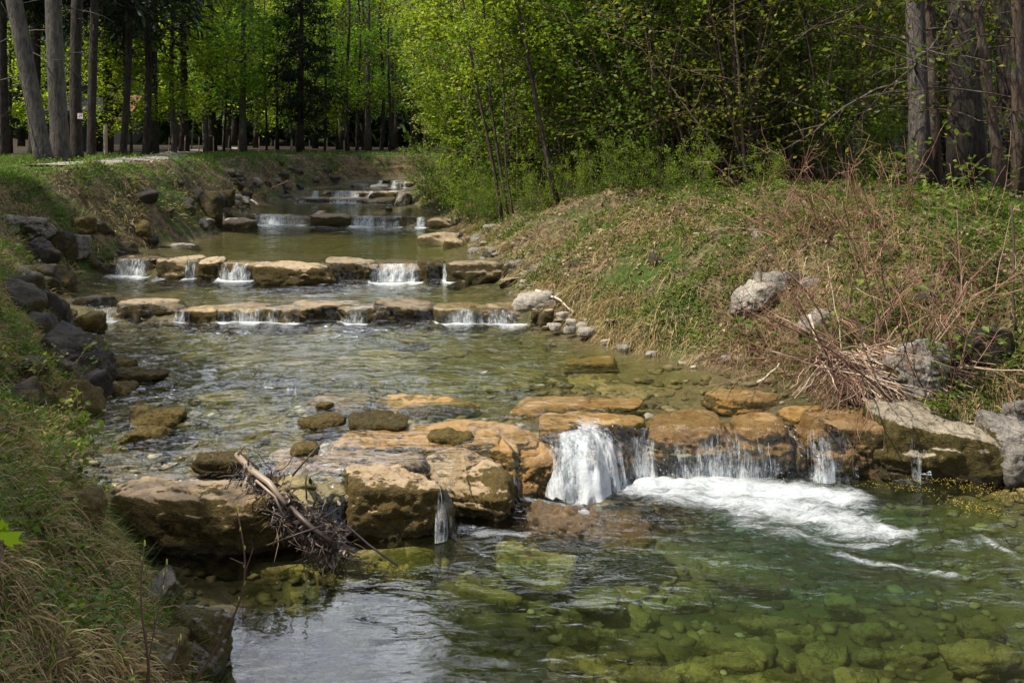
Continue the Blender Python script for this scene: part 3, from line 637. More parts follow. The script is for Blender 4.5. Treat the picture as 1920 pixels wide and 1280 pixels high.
tag(mb.build('gravel', M['pebble'], None, True), 'loose pebbles and gravel strewn over the stream bed', 'gravel', kind='stuff')
# ------------------------------------------------------------------ water
def seg_d(x, y, pts):
    best = np.full(x.shape, 9.0); pts = np.array(pts)
    for (ax, ay, ar), (bx, by, br) in zip(pts[:-1], pts[1:]):
        t = np.clip(((x - ax) * (bx - ax) + (y - ay) * (by - ay)) / ((bx - ax) ** 2 + (by - ay) ** 2 + 1e-9), 0, 1)
        d = np.hypot(x - ax - t * (bx - ax), y - ay - t * (by - ay)) / (ar + t * (br - ar)); best = np.minimum(best, d)
    return best
def px0(l): return [(*P(u, v, 0)[:2], r) for u, v, r in l]
FOAM = [(1.0, px0([(1060, 872, .18), (1150, 892, .30), (1290, 908, .38), (1440, 920, .38), (1580, 935, .28)])), (.86, px0([(1200, 915, .30), (1450, 950, .42), (1600, 985, .32), (1690, 1003, .14)])),
        (.62, px0([(1400, 980, .2), (1560, 1020, .10), (1640, 1022, .09), (1690, 1012, .09), (1715, 990, .06)])), (.70, px0([(1560, 1040, .06), (1680, 1060, .05), (1790, 1078, .05)])), (.64, px0([(1780, 1020, .06), (1840, 1010, .06), (1900, 1040, .06)])),
        (.66, px0([(850, 985, .10), (900, 1000, .12), (985, 1003, .07)])), (.72, px0([(970, 935, .12), (1040, 945, .12), (1100, 962, .07)])), (.55, px0([(1060, 900, .1), (1010, 930, .1)])), (.5, px0([(1690, 905, .10), (1730, 905, .08)])), (.5, px0([(600, 1030, .12), (700, 1036, .06)]))]
def build_water():
    ns = 340; s = np.linspace(0, 1, ns); rows = []; ys0 = 1.3
    def solve(fn, y0):
        y = np.full(ns, y0)
        for _ in range(60):
            x = xl(y) - .35 + (xr(y) - xl(y) + .7) * s; y = .7 * y + .3 * fn(x)
        return y
    yk = [solve(lambda x, k=k: yw(k, x), WEIR[k][2][1]) for k in range(7)]
    nr = [210, 190, 80, 90, 60, 16, 30, 40]; nf = 16
    Ys, Zs, Fo, Tu, Fa = [], [], [], [], []
    lo = np.full(ns, ys0)
    for k in range(8):
        if k < 7:
            dz = LEV[k + 1] - LEV[k]; top = yk[k]; x0 = xl(top) - .35 + (xr(top) - xl(top) + .7) * s
            spt = np.clip(spill(k, x0), 0, 1); ch = np.exp(-((x0 - .50) / .24) ** 4) * (k == 0); throw = (.05 + .10 * spt) * (dz / .3) + .34 * ch; hi = top - throw - .004
        else: hi = np.full(ns, 40.0)
        t = np.linspace(0, 1, nr[k])[:-1, None] ** (1.0 if k else .85)
        def sm(q):
            for _ in range(60): q = np.concatenate([q[:1], (q[:-2] + q[1:-1] * 2 + q[2:]) / 4, q[-1:]])
            return q
        hs, ls = sm(hi), sm(lo); tt = np.linspace(0, 1, nr[k])[:-1, None]
        y = ls + (hs - ls) * t + (hi - hs) * tt ** (14 if k < 2 else 8) + (lo - ls) * (1 - tt) ** (14 if k < 2 else 8)
        x = xl(y) - .35 + (xr(y) - xl(y) + .7) * s
        fo = np.zeros_like(x); tu = np.full_like(x, .25)
        if k < 7:
            spk = spill(k, x); dn = np.maximum(hi - y, 0); sc = [.2, .30, .5, .7, .4, .6, .8][k]
            spb = np.clip(spk, 0, 1.2)
            if k == 0:
                spb = np.clip(spk, 0, 1.0); fo = .85 * spb * np.exp(-dn / .10)
                for a, pts in FOAM: fo = np.maximum(fo, a * np.clip(1.25 - seg_d(x, y, pts), 0, 1) ** .8)
            else: 
                fo = (1.0 * spb + .0) * np.exp(-dn / sc) + .5 * np.exp(-dn / .13) + (.30 if k in (2, 3) else .18) * np.exp(-dn / (sc * 3))
            tu = tu + 1.2 * np.exp(-dn / 1.2)
        if k == 0:
            calm = sstep(.4, -1.0, x) * sstep(5.8, 5.2, y); tu = .10 + .5 * fo + .38 * sstep(-.9, .5, x) * sstep(4.6, 5.7, y) + .08 * sstep(-.3, .8, x) + .25 * sstep(5.0, 5.5, y) * sstep(-1.6, -.7, x)
        if k == 1: tu = 1.15 - .75 * sstep(.0, 1.4, x)
        if k == 2: tu = tu + .3
        z = np.full_like(x, LEV[k])
        Ys.append(y); Zs.append(z); Fo.append(fo); Tu.append(tu); Fa.append(0 * x)
        if k < 7:
            spt = spt * 1.0; tau = np.linspace(0, 1, nf)[:, None]
            y = top - throw * (1 - tau) ** .6
            z = LEV[k] + dz * np.sin(tau * math.pi / 2) ** .8 + 0 * y
            x = xl(y) - .35 + (xr(y) - xl(y) + .7) * s
            Ys.append(y); Zs.append(z); Fo.append((.08 + .42 * (1 - tau) ** 1.5) * spt + (.62 + .35 * n2(x, z, 7, 3, 95)) * ch + 0 * x); Tu.append(.8 + 0 * x); Fa.append(1 + 0 * x)
            lo = top + .002
    Y = np.concatenate(Ys); Z = np.concatenate(Zs); fo = np.concatenate(Fo); tu = np.concatenate(Tu); fa = np.concatenate(Fa)
    X = xl(Y) - .35 + (xr(Y) - xl(Y) + .7) * s
    # real waves
    wx = X + .25 * n2(X, Y, 1.1, 2, 40); wy = Y + .22 * n2(X, Y, 1.3, 2, 41)
    w = .012 * n2(X * 1.0, Y * 2.4, 2.2, 3, 31) + (.0075 * n2(wx * 3.0, wy * 9.0, 1.0, 2, 33) + 0.002 * n2(wx * 6.5, wy * 15.0, 1.0, 2, 34)) * np.clip(.35 + 1.1 * n2(X, Y, .8, 2, 42) + .5, .15, 1.3) * (1 + 1.15 * (Z > .2) * sstep(1.6, 0, X) * (Y < 11.7))
    Z = Z + w * np.clip(tu, 0, 1.2) * (1 - fa) + np.clip(fo, 0, 1) * (1 - fa) * (.022 * n2(X, Y, 8, 4, 35) + .012) * (Y < 9) 
    Y = Y + fa * .025 * n2(X * 1.0, Z, 16, 2, 36); Y = Y - fa * .03 * np.abs(n2(X, 0 * Z, 9, 2, 37))
    # lip: water thins over the ledges
    dep = np.clip(Z - height(X, Y), 0, 2)
    dep = np.where(fa > 0, .02, dep)
    for k in range(7):
        e = Y - yfront(k, X); L = [1.15, .9, 1.1, 1.2, 1.2, 1.2, 1.2][k]
        dep = dep * np.where((e > -.15) & (e < L + 1), np.clip((e - L * .75) / (L * .8), .06, 1), 1)
    dep = dep * np.clip(np.hypot((X - .5) / .55, (Y - 6.45) / .38) - .75, .1, 1)
    nx = ns; ny = len(Y); i = np.arange(ny - 1)[:, None] * nx + np.arange(nx - 1)[None, :]
    q = np.stack([i, i + 1, i + nx + 1, i + nx], -1).reshape(-1, 4)
    g = G('stream_water'); p = g.pos(); fo_ = g.attr('foam'); tu_ = g.attr('turb'); fa_ = g.attr('fall'); dp = g.attr('depth')
    wv = g.map(p, (.8, 1.8, 1))
    n1 = g.noise(wv, 2.4, 3, .5, .6); n2_ = g.noise(wv, 6.0, 3, .5, .8); n3 = g.noise(g.map(p, (1.0, 2.2, 1)), 17, 2, .5)
    h = g.math('ADD', g.math('ADD', n1, g.math('MULTIPLY', n2_, .55)), g.math('MULTIPLY', n3, .10))
    st = g.math('MULTIPLY', tu_, .62, True)
    nrm = g.n('Bump', {'Height': h, 'Strength': st, 'Distance': .07}).outputs[0]
    fr = g.n('Fresnel', {'IOR': 1.45, 'Normal': nrm}).outputs[0]
    gl = g.n('BsdfGlossy', {'Color': (1, 1, 1, 1), 'Roughness': .03, 'Normal': nrm}).outputs[0]
    tint = g.ramp(g.math('MULTIPLY', dp, 1.6, True), [(0, (1, 1, 1)), (.12, (.92, .92, .78)), (.35, (.68, .76, .50)), (.7, (.37, .57, .38)), (1, (.20, .46, .35))])
    tr = g.n('BsdfTransparent', {'Color': tint}).outputs[0]
    murk = g.bsdf(g.mix(g.ss(dp, .2, .6), (.075, .08, .026), (.022, .075, .040)), .6)
    body = g.n('MixShader', {0: g.math('MULTIPLY', g.ss(dp, .05, .55), .2), 1: tr, 2: murk}).outputs[0]
    wat = g.n('MixShader', {0: fr, 1: body, 2: gl}).outputs[0]
    # foam: broken patches drawn out by the current; streaks on the falling sheets
    wp = g.n('VectorMath', {'Vector': p, 1: g.n('CombineXYZ', {0: g.math('MULTIPLY', g.noise(p, 2.2, 3), .35), 1: g.math('MULTIPLY', g.noise(g.map(p, (1, 1, 1), (5, 2, 1)), 2.2, 3), .35), 2: 0.0}).outputs[0]}, operation='ADD').outputs[0]
    rot = g.n('Mapping', {'Vector': wp, 'Rotation': (0, 0, math.radians(24)), 'Scale': (.55, 1.9, 1)}).outputs[0]
    fn = g.noise(rot, 5.5, 9, .74, .6); fl = g.noise(g.map(p, (1, .3, .12)), 46, 6, .75)
    fnn = g.mix(fa_, fn, fl); fh = g.noise(rot, 26, 8, .8, 1.0)
    fm = g.ss(g.math('ADD', g.math('ADD', g.math('MULTIPLY', fnn, .75), g.math('MULTIPLY', fh, .62)), g.math('MULTIPLY', fo_, .58)), .92, 1.36)
    fcol = g.bsdf((.72, .76, .78), .55, g.bump(g.noise(p, 40, 5, .7), .6, .02), .4)
    ftr = g.n('BsdfTranslucent', {'Color': (.5, .56, .58, 1)}).outputs[0]
    foam = g.n('MixShader', {0: .3, 1: fcol, 2: ftr}).outputs[0]
    m = g.fin(g.n('MixShader', {0: g.math('MULTIPLY', fm, .88), 1: wat, 2: foam}).outputs[0])
    o = link('water', mesh('water', np.stack([X, Y, Z], -1), q, m, {'foam': fo.ravel(), 'turb': tu.ravel(), 'fall': fa.ravel(), 'depth': dep.ravel()}, True))
    tag(o, 'clear shallow stream stepping down over low stone weirs', 'water', kind='structure')
build_water()

# the falling curtains of the weirs: strands and drops of white water, one object per fall
FALLN = {0: ['faint trickle dripping through the driftwood jam', 'narrow cascade running down between two mossy blocks', 'thin cascade beside the wet brown stone', 'bubbling white chute left of the big orange ledge', 'white fan pouring through the gap between two orange ledges', 'widest white curtain breaking into foam at the near weir', 'short white fall between orange stone and dark mossy ledge', 'thin trickle down the dark mossy ledge beside the grey slab'],
         1: ['low white riffle at the left end of the second weir', 'thin spill between the two left blocks of the second weir', 'spill across the wet middle of the second weir', 'spill left of the pale tilted slab', 'long low spill at the right end of the second weir'],
         2: ['leftmost fall of the third weir near the bank', 'tiny spill left of the brown block in the third weir', 'tiny spill right of the narrow brown block', 'short curtain left of the pale lumpy block', 'white chute between the pale lumpy block and the dark mossy block', 'widest curtain of the third weir', 'narrow fall between round mossy stone and big pale block'],
         3: ['wide left curtain of the fourth weir', 'bright fall right of the long dark dry block', 'narrow fall in the right half of the fourth weir', 'small fall beside the mossy block of the fourth weir'],
         4: ['low left riffle of the fifth weir', 'low middle riffle of the fifth weir', 'low right riffle of the fifth weir'], 5: ['first narrow fall of the sixth weir', 'middle curtain of the sixth weir', 'wide right curtain of the sixth weir'], 6: ['little chute of the last weir in view', 'bright splashing fall of the last weir in view']}
gw = G('falling_water'); _d = gw.bsdf((.66, .70, .72), .5, gw.bump(gw.noise(gw.pos(), 45, 5, .7), .7, .02), .4); _t = gw.n('BsdfTransparent', {'Color': (.97, .98, .98, 1)}).outputs[0]
_p = gw.pos(); _f = gw.noise(gw.map(_p, (1, .3, .09)), 75, 6, .75, .3); _f2 = gw.noise(gw.map(_p, (1, .5, .6)), 13, 5, .7, .5)
_m = gw.ss(gw.math('ADD', gw.math('ADD', gw.math('MULTIPLY', _f, .6), gw.math('MULTIPLY', _f2, .5)), gw.math('MULTIPLY', gw.attr('rnd'), .34)), .58, .98)
M['fall'] = gw.fin(gw.n('MixShader', {0: gw.math('MULTIPLY', _m, .85), 1: _t, 2: _d}).outputs[0])
def build_falls():
    r = np.random.RandomState(21); U1, F1 = ico(1)
    for k in range(7):
        for j, (a, b, st) in enumerate(SPILL[k]):
            mb = MB(); dz = LEV[k + 1] - LEV[k]; y0 = WEIR[k][2][1]; n = int((b - a) / (.010 + .0012 * y0) * min(st, 1.0)) + 4; n = max(4, min(int(n * .22), 40)) if k < 1 and j not in (0, 3, 4) else 0
            for i in range(n):
                x = r.uniform(a, b); y = float(yw(k, x)) - .02; th = (.06 + .12 * r.rand()) * (.4 + dz); t = np.linspace(r.uniform(0, .25) if st > .75 or k else r.uniform(.3, .6), r.uniform(.6, 1), 7)
                xx = x + np.cumsum(r.normal(0, .004, 7)); pts = np.stack([xx, y - th * t - .03, LEV[k + 1] + .012 - dz * t ** 1.8], -1)
                w = r.uniform(.0008, .0026) * (.6 + y0 / 10) * st
                mb.tube(pts, w * np.array([.5, .9, 1, 1.1, 1, .8, .3]), 4, r.rand())
            nu, nv = max(6, int((b - a) / .02)), 14; uu = np.linspace(0, 1, min(nu, 90)); nu = len(uu); tv = np.linspace(0, 1, nv)[:, None]
            xx = a + (b - a) * uu + 0 * tv; chx = np.exp(-((xx - .50) / .24) ** 4) * (k == 0); yy = yw(k, xx) - .02 - .02 * tv - ((.05 + .10 * np.clip(spill(k, xx), 0, 1)) * dz / .3 + .34 * chx) * tv ** .6 * (1 + .2 * n2(xx, tv * .3, 14, 2, k + 3)); zz = LEV[k] + .006 + dz * np.sin((1 - tv) * math.pi / 2) ** .8 + 0 * xx + chx * .05 * np.abs(n2(xx, yy, 13, 4, 96)) * np.minimum(tv * 3, 1)
            ii = np.arange(nv - 1)[:, None] * nu + np.arange(nu - 1)[None, :]
            mb.add(np.stack([xx, yy, zz], -1).reshape(-1, 3), np.stack([ii, ii + 1, ii + nu + 1, ii + nu], -1).reshape(-1, 4), ((-.34 + .95 * tv if k == 0 else (.04 if k < 2 else .2) + .5 * tv) + .5 * (spill(k, xx) - .6) - (.12 if k == 0 and j in (1, 2) else 0) - .9 * np.abs(uu * 2 - 1) ** 4).ravel())
            nd = int(140 * min(1.8, (b - a) / .3 + .3) * (1.0 if k == 0 else .6)) if k < 1 and j == 5 else 0
            for i in range(nd):
                x = r.uniform(a, b) + r.normal(0, .03); y = float(yw(k, x)) - .1 - abs(r.normal(0, .08)); z = LEV[k] + abs(r.normal(0, .085)) * st * (1.3 if k == 0 else .8)
                s = r.uniform(.0012, .0038) * (.7 + y0 / 14)
                mb.add(U1 * s * np.array([1, 1, r.uniform(.8, 1.8)]) + np.array([x, y, z]), F1, r.rand())
            tag(mb.build('waterfall', M['fall'], None, True), FALLN[k][j], 'waterfall', 'small falls over the weirs')
build_falls()
# yellow catkins floating in the still corner
mb = MB(); r = np.random.RandomState(3)
lines = [px0([(1610, 912, 1), (1680, 915, 1), (1740, 925, 1)]), px0([(1700, 905, 1), (1790, 905, 1), (1900, 930, 1)]), px0([(1760, 935, 1), (1820, 955, 1), (1860, 968, 1)]), px0([(1800, 915, 1), (1920, 945, 1)])]
for i in range(620):
    l = lines[r.randint(4)]; t = r.rand() * (len(l) - 1); a = int(t); f = t - a
    x = l[a][0] * (1 - f) + l[a + 1][0] * f + r.normal(0, .09); y = l[a][1] * (1 - f) + l[a + 1][1] * f + r.normal(0, .035)
    s = r.uniform(.002, .0075); th = r.uniform(0, 6.28); dx, dy = math.cos(th) * s, math.sin(th) * s
    mb.add([(x - dx, y - dy, .022), (x + dy * .6, y - dx * .6, .026), (x + dx, y + dy, .022), (x - dy * .6, y + dx * .6, .026)], [[0, 1, 2, 3]], r.rand())
M['catkin'] = plain_var('yellow_catkin', [(0, (.16, .12, .02)), (1, (.50, .40, .07))])
tag(mb.build('floating_litter', M['catkin']), 'yellow catkin flakes floating in the still corner of the near pool', 'litter', kind='stuff')
# ------------------------------------------------------------------ trees and shrubs
def branch_pts(r, p0, d0, L, n=6, bend=.25, grav=0.0):
    pts = [np.array(p0, float)]; d = unit(np.array(d0, float))
    for i in range(n - 1):
        d = unit(d + r.normal(0, bend, 3) * .5 + np.array([0, 0, grav])); pts.append(pts[-1] + d * L / (n - 1))
    return np.array(pts)
def at_t(pts, t):
    f = t * (len(pts) - 1); i = min(int(f), len(pts) - 2); return pts[i] + (pts[i + 1] - pts[i]) * (f - i), unit(pts[i + 1] - pts[i])

class Plant:
    def __init__(s, seed): s.r = np.random.RandomState(seed); s.w = MB(); s.c = []; s.ax = []; s.h = []
    def leafy(s, pts, n, spread, tone):
        r = s.r; t = r.uniform(.15, 1.05, n)
        f = np.clip(t, 0, .999) * (len(pts) - 1); i = f.astype(int); b = pts[i] + (pts[i + 1] - pts[i]) * (f - i)[:, None]
        s.c.append(b + r.normal(0, spread, (n, 3))); s.ax.append(np.repeat(unit(pts[-1] - pts[0])[None], n, 0)); s.h.append(np.full(n, tone))
    def finish(s, name, loc, wood, leaf, size, label, cat, group=None, names=('trunk', 'crown'), flat=.5, rich=False, rz=0.0, ratio=.62, tone=.16):
        r = s.r; root = tag(empty(name, loc, rz), label, cat, group)
        if s.w.n: s.w.build(names[0], M[wood], root, True)
        if s.c:
            C = np.concatenate(s.c); n = len(C); ax = np.concatenate(s.ax) + r.normal(0, .8, (n, 3)); ax[:, 2] -= .35
            nr = r.normal(0, 1, (n, 3)) * (1 - flat) + np.array([0, 0, 1]) * flat * 1.4
            h = np.clip(np.concatenate(s.h) + r.normal(0, tone, n), 0, 1)
            V, Fc = leaves_np(C, nr, ax, size * r.uniform(.55, 1.3, n), ratio, .3, rich)
            link(names[1], mesh(names[1], V, Fc, M[leaf], {'rnd': np.repeat(h, 7 if rich else 4)}), root)
        return root

def broadleaf(name, loc, H, tr, crown0, R, nb, nl, wood, leaf, lsize, label, group=None, seed=0, lean=(0, 0), sub=5, dome=1.0, spread=.16, flat=.5, cat='tree', rough=.05, up=.45, nearly=0.0):
    p = Plant(seed); r = p.r
    top = np.array([lean[0], lean[1], H]); t = np.linspace(0, 1, 12)
    tp = t[:, None] * top + np.stack([.12 * np.sin(t * 5 + seed), .12 * np.cos(t * 4 + seed), 0 * t], -1) * t[:, None] * H * .06
    tp[0, 2] = -.3
    p.w.tube(tp, tr * (1.25 - 1.05 * t) * np.where(t < .04, 1.35, 1), 10 if tr > .12 else 6, .5, rough=rough, seed=seed)
    for i in range(nb):
        f = crown0 + (1 - crown0) * (i + r.rand()) / nb; b, _ = at_t(tp, f)
        q = (f - crown0) / (1 - crown0); prof = (math.sin(math.pi * min(1, (q * .8 + .18))) ** .7) * dome + (1 - dome)
        th = i * 2.4 + r.normal(0, .4); L = R * prof * r.uniform(.6, 1.15)
        bp = branch_pts(r, b, (math.cos(th), math.sin(th), up + r.normal(0, .2)), L, 6, .3, -.04)
        p.w.tube(bp, np.linspace(max(tr * .16 * (1.1 - q), .010), .005, 6), 4, r.rand(), cap=False)
        tone = r.uniform(.25, .75)
        for j in range(sub):
            b2, d2 = at_t(bp, r.uniform(.25, 1)); dd = unit(d2 + r.normal(0, .65, 3) + np.array([0, 0, -.05]))
            sp = branch_pts(r, b2, dd, L * r.uniform(.25, .5), 4, .3, -.05)
            p.w.tube(sp, np.linspace(.010, .003, 4), 3, r.rand(), cap=False)
            p.leafy(sp, max(3, int(nl / (nb * sub))), spread, tone + r.normal(0, .1))
    return p.finish(name, loc, wood, leaf, lsize, label, cat, group, flat=flat)

def spruce(name, loc, H, tr, z0, R, label, group=None, seed=0, wood='bark', dens=1.0):
    p = Plant(seed); r = p.r; t = np.linspace(0, 1, 14)
    tp = np.stack([.05 * np.sin(t * 3 + seed), .05 * np.cos(t * 4), t * H], -1); tp[0, 2] = -.3
    p.w.tube(tp, tr * (1.12 - 1.0 * t) * np.where(t < .03, 1.3, 1), 14, .5, rough=.05, seed=seed)
    z = z0
    while z < H - .3:
        q = (z - z0) / (H - z0); L0 = R * (1 - q) ** .75 * min(1, .55 + q * 5)
        for j in range(5):
            th = r.uniform(0, 6.28); L = L0 * r.uniform(.65, 1.1); n = 6; tt = np.linspace(0, 1, n)
            bp = np.stack([math.cos(th) * L * tt, math.sin(th) * L * tt, z + L * (-.35 * tt + .22 * tt ** 2.5) + 0 * tt], -1)
            p.w.tube(bp, np.linspace(.03, .006, n), 3, .3, cap=False)
            m = int(26 * dens * (L / R + .15)); tone = r.uniform(.2, .8)
            p.leafy(bp, m, .10, tone)
            k = int(m * 1.1); u = r.uniform(.2, 1, k); c = np.stack([np.interp(u, tt, bp[:, a]) for a in range(3)], -1); sd = np.array([-math.sin(th), math.cos(th), 0]); off = r.normal(0, .26, k) * (1 - u * .6)
            c = c + sd * off[:, None]; c[:, 2] -= np.abs(off) * .5 + r.uniform(0, .35, k) * (1 - u * .5)
            p.c.append(c); a = sd * np.sign(off)[:, None] * .6 + np.array([math.cos(th), math.sin(th), 0]) * .5; a[:, 2] -= .8; p.ax.append(a); p.h.append(np.full(k, tone))
        z += r.uniform(.28, .42) / max(dens, .6)
    return p.finish(name, loc, wood, 'needle', .42, label, 'tree', group, flat=.15, ratio=.22)

def bush(name, loc, H, ns, spread, nl, leaf, lsize, label, cat='shrub', group=None, seed=0, wood='twig', lean=(0, 0), thick=.016, base=.25, names=('stems', 'leaves'), start=.2, twigs=9, flat=.5, rich=False, sp=.09):
    p = Plant(seed); r = p.r
    for i in range(ns):
        th = r.uniform(0, 6.28); b = np.array([r.normal(0, base), r.normal(0, base), -.15]); h = H * r.uniform(.6, 1.05)
        d = np.array([math.cos(th) * spread * r.rand() + lean[0], math.sin(th) * spread * r.rand() + lean[1], 1.0])
        st = branch_pts(r, b, d, h, 9, .16, -.01)
        p.w.tube(st, thick * r.uniform(.6, 1.2) * np.linspace(1, .25, 9), 5, r.rand())
        for j in range(twigs):
            t = r.uniform(start, 1); b2, d2 = at_t(st, t); a = r.uniform(0, 6.28)
            tw = branch_pts(r, b2, d2 * .5 + np.array([math.cos(a), math.sin(a), r.normal(.1, .3)]), h * r.uniform(.12, .32) * (1.25 - t * .6), 5, .3, -.03)
            p.w.tube(tw, thick * .35 * np.linspace(1, .3, 5), 3, r.rand(), cap=False)
            p.leafy(tw, max(2, int(nl / (ns * twigs))), sp, r.uniform(.2, .8))
    return p.finish(name, loc, wood, leaf, lsize, label, cat, group, names, flat, rich)

def gz(x, y): return float(height(x, y))
def place(proto, x, y, rz=None, sc=1.0, label=None, group=None, dz=0.0, first=False):
    o = proto if first else copy_tree(proto)
    o.location = (x, y, gz(x, y) + dz); o.rotation_euler = (0, 0, rz if rz is not None else rs.uniform(0, 6.28)); o.scale = (sc, sc, sc * rs.uniform(.92, 1.1))
    if label: o['label'] = label
    if group: o['group'] = group
    return o
def ux(u, d): return (u - 960) / F * d

# --- big trunks of the left bank
def trunk_tree(name, u0, u1, d, r0, r1, H, label, mat, group=None, seed=0, crown=True, spruce_r=2.2, z0=6.5):
    x = ux(u0, d); zt = CZ + VH / F * d; lean = (ux(u1, d) - x) / (zt - gz(x, d))
    root = tag(empty(name, (x, d, gz(x, d))), label, 'tree', group)
    t = np.linspace(0, 1, 26); c = np.stack([lean * H * t * (1 - .25 * t) + .05 * np.sin(t * 9 + seed), .05 * np.cos(t * 7 + seed), -.3 + t * H], -1)
    w = MB(); w.tube(c, (r0 + (r1 - r0) * t) * (1 + .45 * np.exp(-t * H / .35)), 18, .5, rough=.06, seed=seed); 
    r = np.random.RandomState(seed)
    for i in range(16):
        b, _ = at_t(c, r.uniform(.14, .6)); th = r.uniform(0, 6.28)
        bp = branch_pts(r, b, (math.cos(th), math.sin(th), r.uniform(-.4, .3)), r.uniform(.6, 2.4), 6, .3, -.06); w.tube(bp, np.linspace(.018, .004, 6), 4, .3, cap=False)
    w.build('trunk', M[mat], root, True)
    if crown:
        p = Plant(seed + 500); r = p.r; z = z0
        while z < H:
            L0 = spruce_r * (1 - (z - z0) / (H - z0 + .1)) ** .7
            for j in range(5):
                th = r.uniform(0, 6.28); L = L0 * r.uniform(.6, 1.1); tt = np.linspace(0, 1, 6); b, _ = at_t(c, z / H)
                bp = np.stack([b[0] + math.cos(th) * L * tt, b[1] + math.sin(th) * L * tt, z + L * (-.4 * tt + .2 * tt ** 2)], -1)
                p.leafy(bp, 30, .13, r.rand()); k = 44; u = r.uniform(.15, 1, k); cc = np.stack([np.interp(u, tt, bp[:, a]) for a in range(3)], -1); cc += r.normal(0, .17, (k, 3)); cc[:, 2] -= r.uniform(0, .6, k) * (1 - u * .4)
                a = np.tile(np.array([math.cos(th), math.sin(th), -1.3]), (k, 1)); p.c.append(cc); p.ax.append(a); p.h.append(np.full(k, r.rand()))
            z += .42
        C = np.concatenate(p.c); n = len(C); V, Fc = leaves_np(C, r.normal(0, 1, (n, 3)), np.concatenate(p.ax) + r.normal(0, .5, (n, 3)), .40 * r.uniform(.5, 1.3, n), .22)
        link('crown', mesh('crown', V, Fc, M['needle'], {'rnd': np.repeat(np.clip(np.concatenate(p.h) + r.normal(0, .2, n), 0, 1), 4)}), root)
    return root
trunk_tree('pale_leaning_tree', 82, 30, 19.0, .17, .12, 15, 'leaning grey tree with a curving bare trunk at the left edge of the bank', 'bark', seed=1, crown=False)
trunk_tree('grey_spruce_tree', 113, 106, 19.6, .18, .15, 14, 'thick straight grey trunk just right of the leaning tree', 'bark', seed=2, z0=7.5)
trunk_tree('dark_spruce_tree', 147, 146, 21.0, .13, .11, 13, 'dark trunk carrying the little white notice', 'bark_dark', seed=3, z0=6.2, spruce_r=2.2)
trunk_tree('dark_spruce_tree', 176, 173, 24.0, .11, .10, 12.5, 'dark trunk standing right of the one with the notice', 'bark_dark', seed=4, z0=6.6, spruce_r=2.5)
trunk_tree('dark_spruce_tree', 232, 240, 27.0, .10, .08, 11, 'thin spruce with dark drooping boughs above the path', 'bark_dark', seed=5, z0=4.3, spruce_r=2.8)
trunk_tree('dark_spruce_tree', 60, 66, 27.0, .14, .11, 13, 'spruce behind the gap between the leaning tree and the straight trunk', 'bark_dark', seed=6, z0=4.5, spruce_r=1.7)
trunk_tree('dark_spruce_tree', 5, 8, 25.0, .14, .11, 13, 'spruce half cut off by the left edge behind the leaning tree', 'bark_dark', seed=8, z0=5, spruce_r=1.6)
trunk_tree('dark_spruce_tree', 272, 278, 29.0, .11, .09, 12, 'spruce with drooping black boughs over the far end of the path', 'bark_dark', seed=31, z0=4.8, spruce_r=2.9)
trunk_tree('dark_spruce_tree', 196, 200, 31.0, .11, .09, 12, 'spruce with black boughs between the notice trunk and the path', 'bark_dark', seed=32, z0=4.6, spruce_r=2.7)
# fork of the leaning tree: a second stem
# notice on the dark trunk
def notice():
    x, y, z = D(152, 218, 20.84); root = tag(empty('notice_sign', (x, y - .03, z)), 'small white notice with a red rim nailed to a dark trunk', 'sign')
    b = MB(); b.box((0, 0, 0), (.15, .012, .15)); g = G('sign_red'); M['sred'] = g.fin(g.bsdf((.22, .05, .04), .5)); b.build('frame', M['sred'], root)
    b = MB(); b.box((0, -.0085, 0), (.12, .005, .12)); g = G('sign_white'); M['swhite'] = g.fin(g.bsdf((.62, .62, .6), .5)); pn = b.build('panel', M['swhite'], root)
    b = MB(); b.box((.02, -.0125, .01), (.02, .003, .05), 0); b.box((-.02, -.0125, -.015), (.035, .003, .02)); b.box((-.015, -.0125, .025), (.02, .003, .02)); g = G('sign_ink'); M['ink'] = g.fin(g.bsdf((.08, .08, .08), .6)); b.build('printed_mark', M['ink'], pn)
notice()

# --- bright broadleaf trees beyond the left bank
A = [broadleaf('broadleaf_tree', (0, 0, 0), 13, .17, .17, 3.4, 46, 8500, 'bark_dark', 'leaf_fresh', .19, 'x', seed=11, sub=6, spread=.20, flat=.6, up=.12),
     broadleaf('broadleaf_tree', (0, 0, 0), 13, .16, .20, 3.0, 46, 9000, 'bark', 'leaf_mid', .18, 'x', seed=12, sub=6, spread=.20, flat=.6, up=.12),
     broadleaf('broadleaf_tree', (0, 0, 0), 9, .07, .12, 2.0, 36, 5000, 'bark_dark', 'leaf_fresh', .16, 'x', seed=13, sub=5, spread=.18, flat=.6, up=.15),
     broadleaf('broadleaf_tree', (0, 0, 0), 14, .13, .30, 2.6, 40, 3600, 'bark_brown', 'leaf_olive', .12, 'x', seed=14, sub=6, spread=.2, flat=.4, up=.35)]
used = [False] * 4
gL = 'trees of the wood past the left bank'
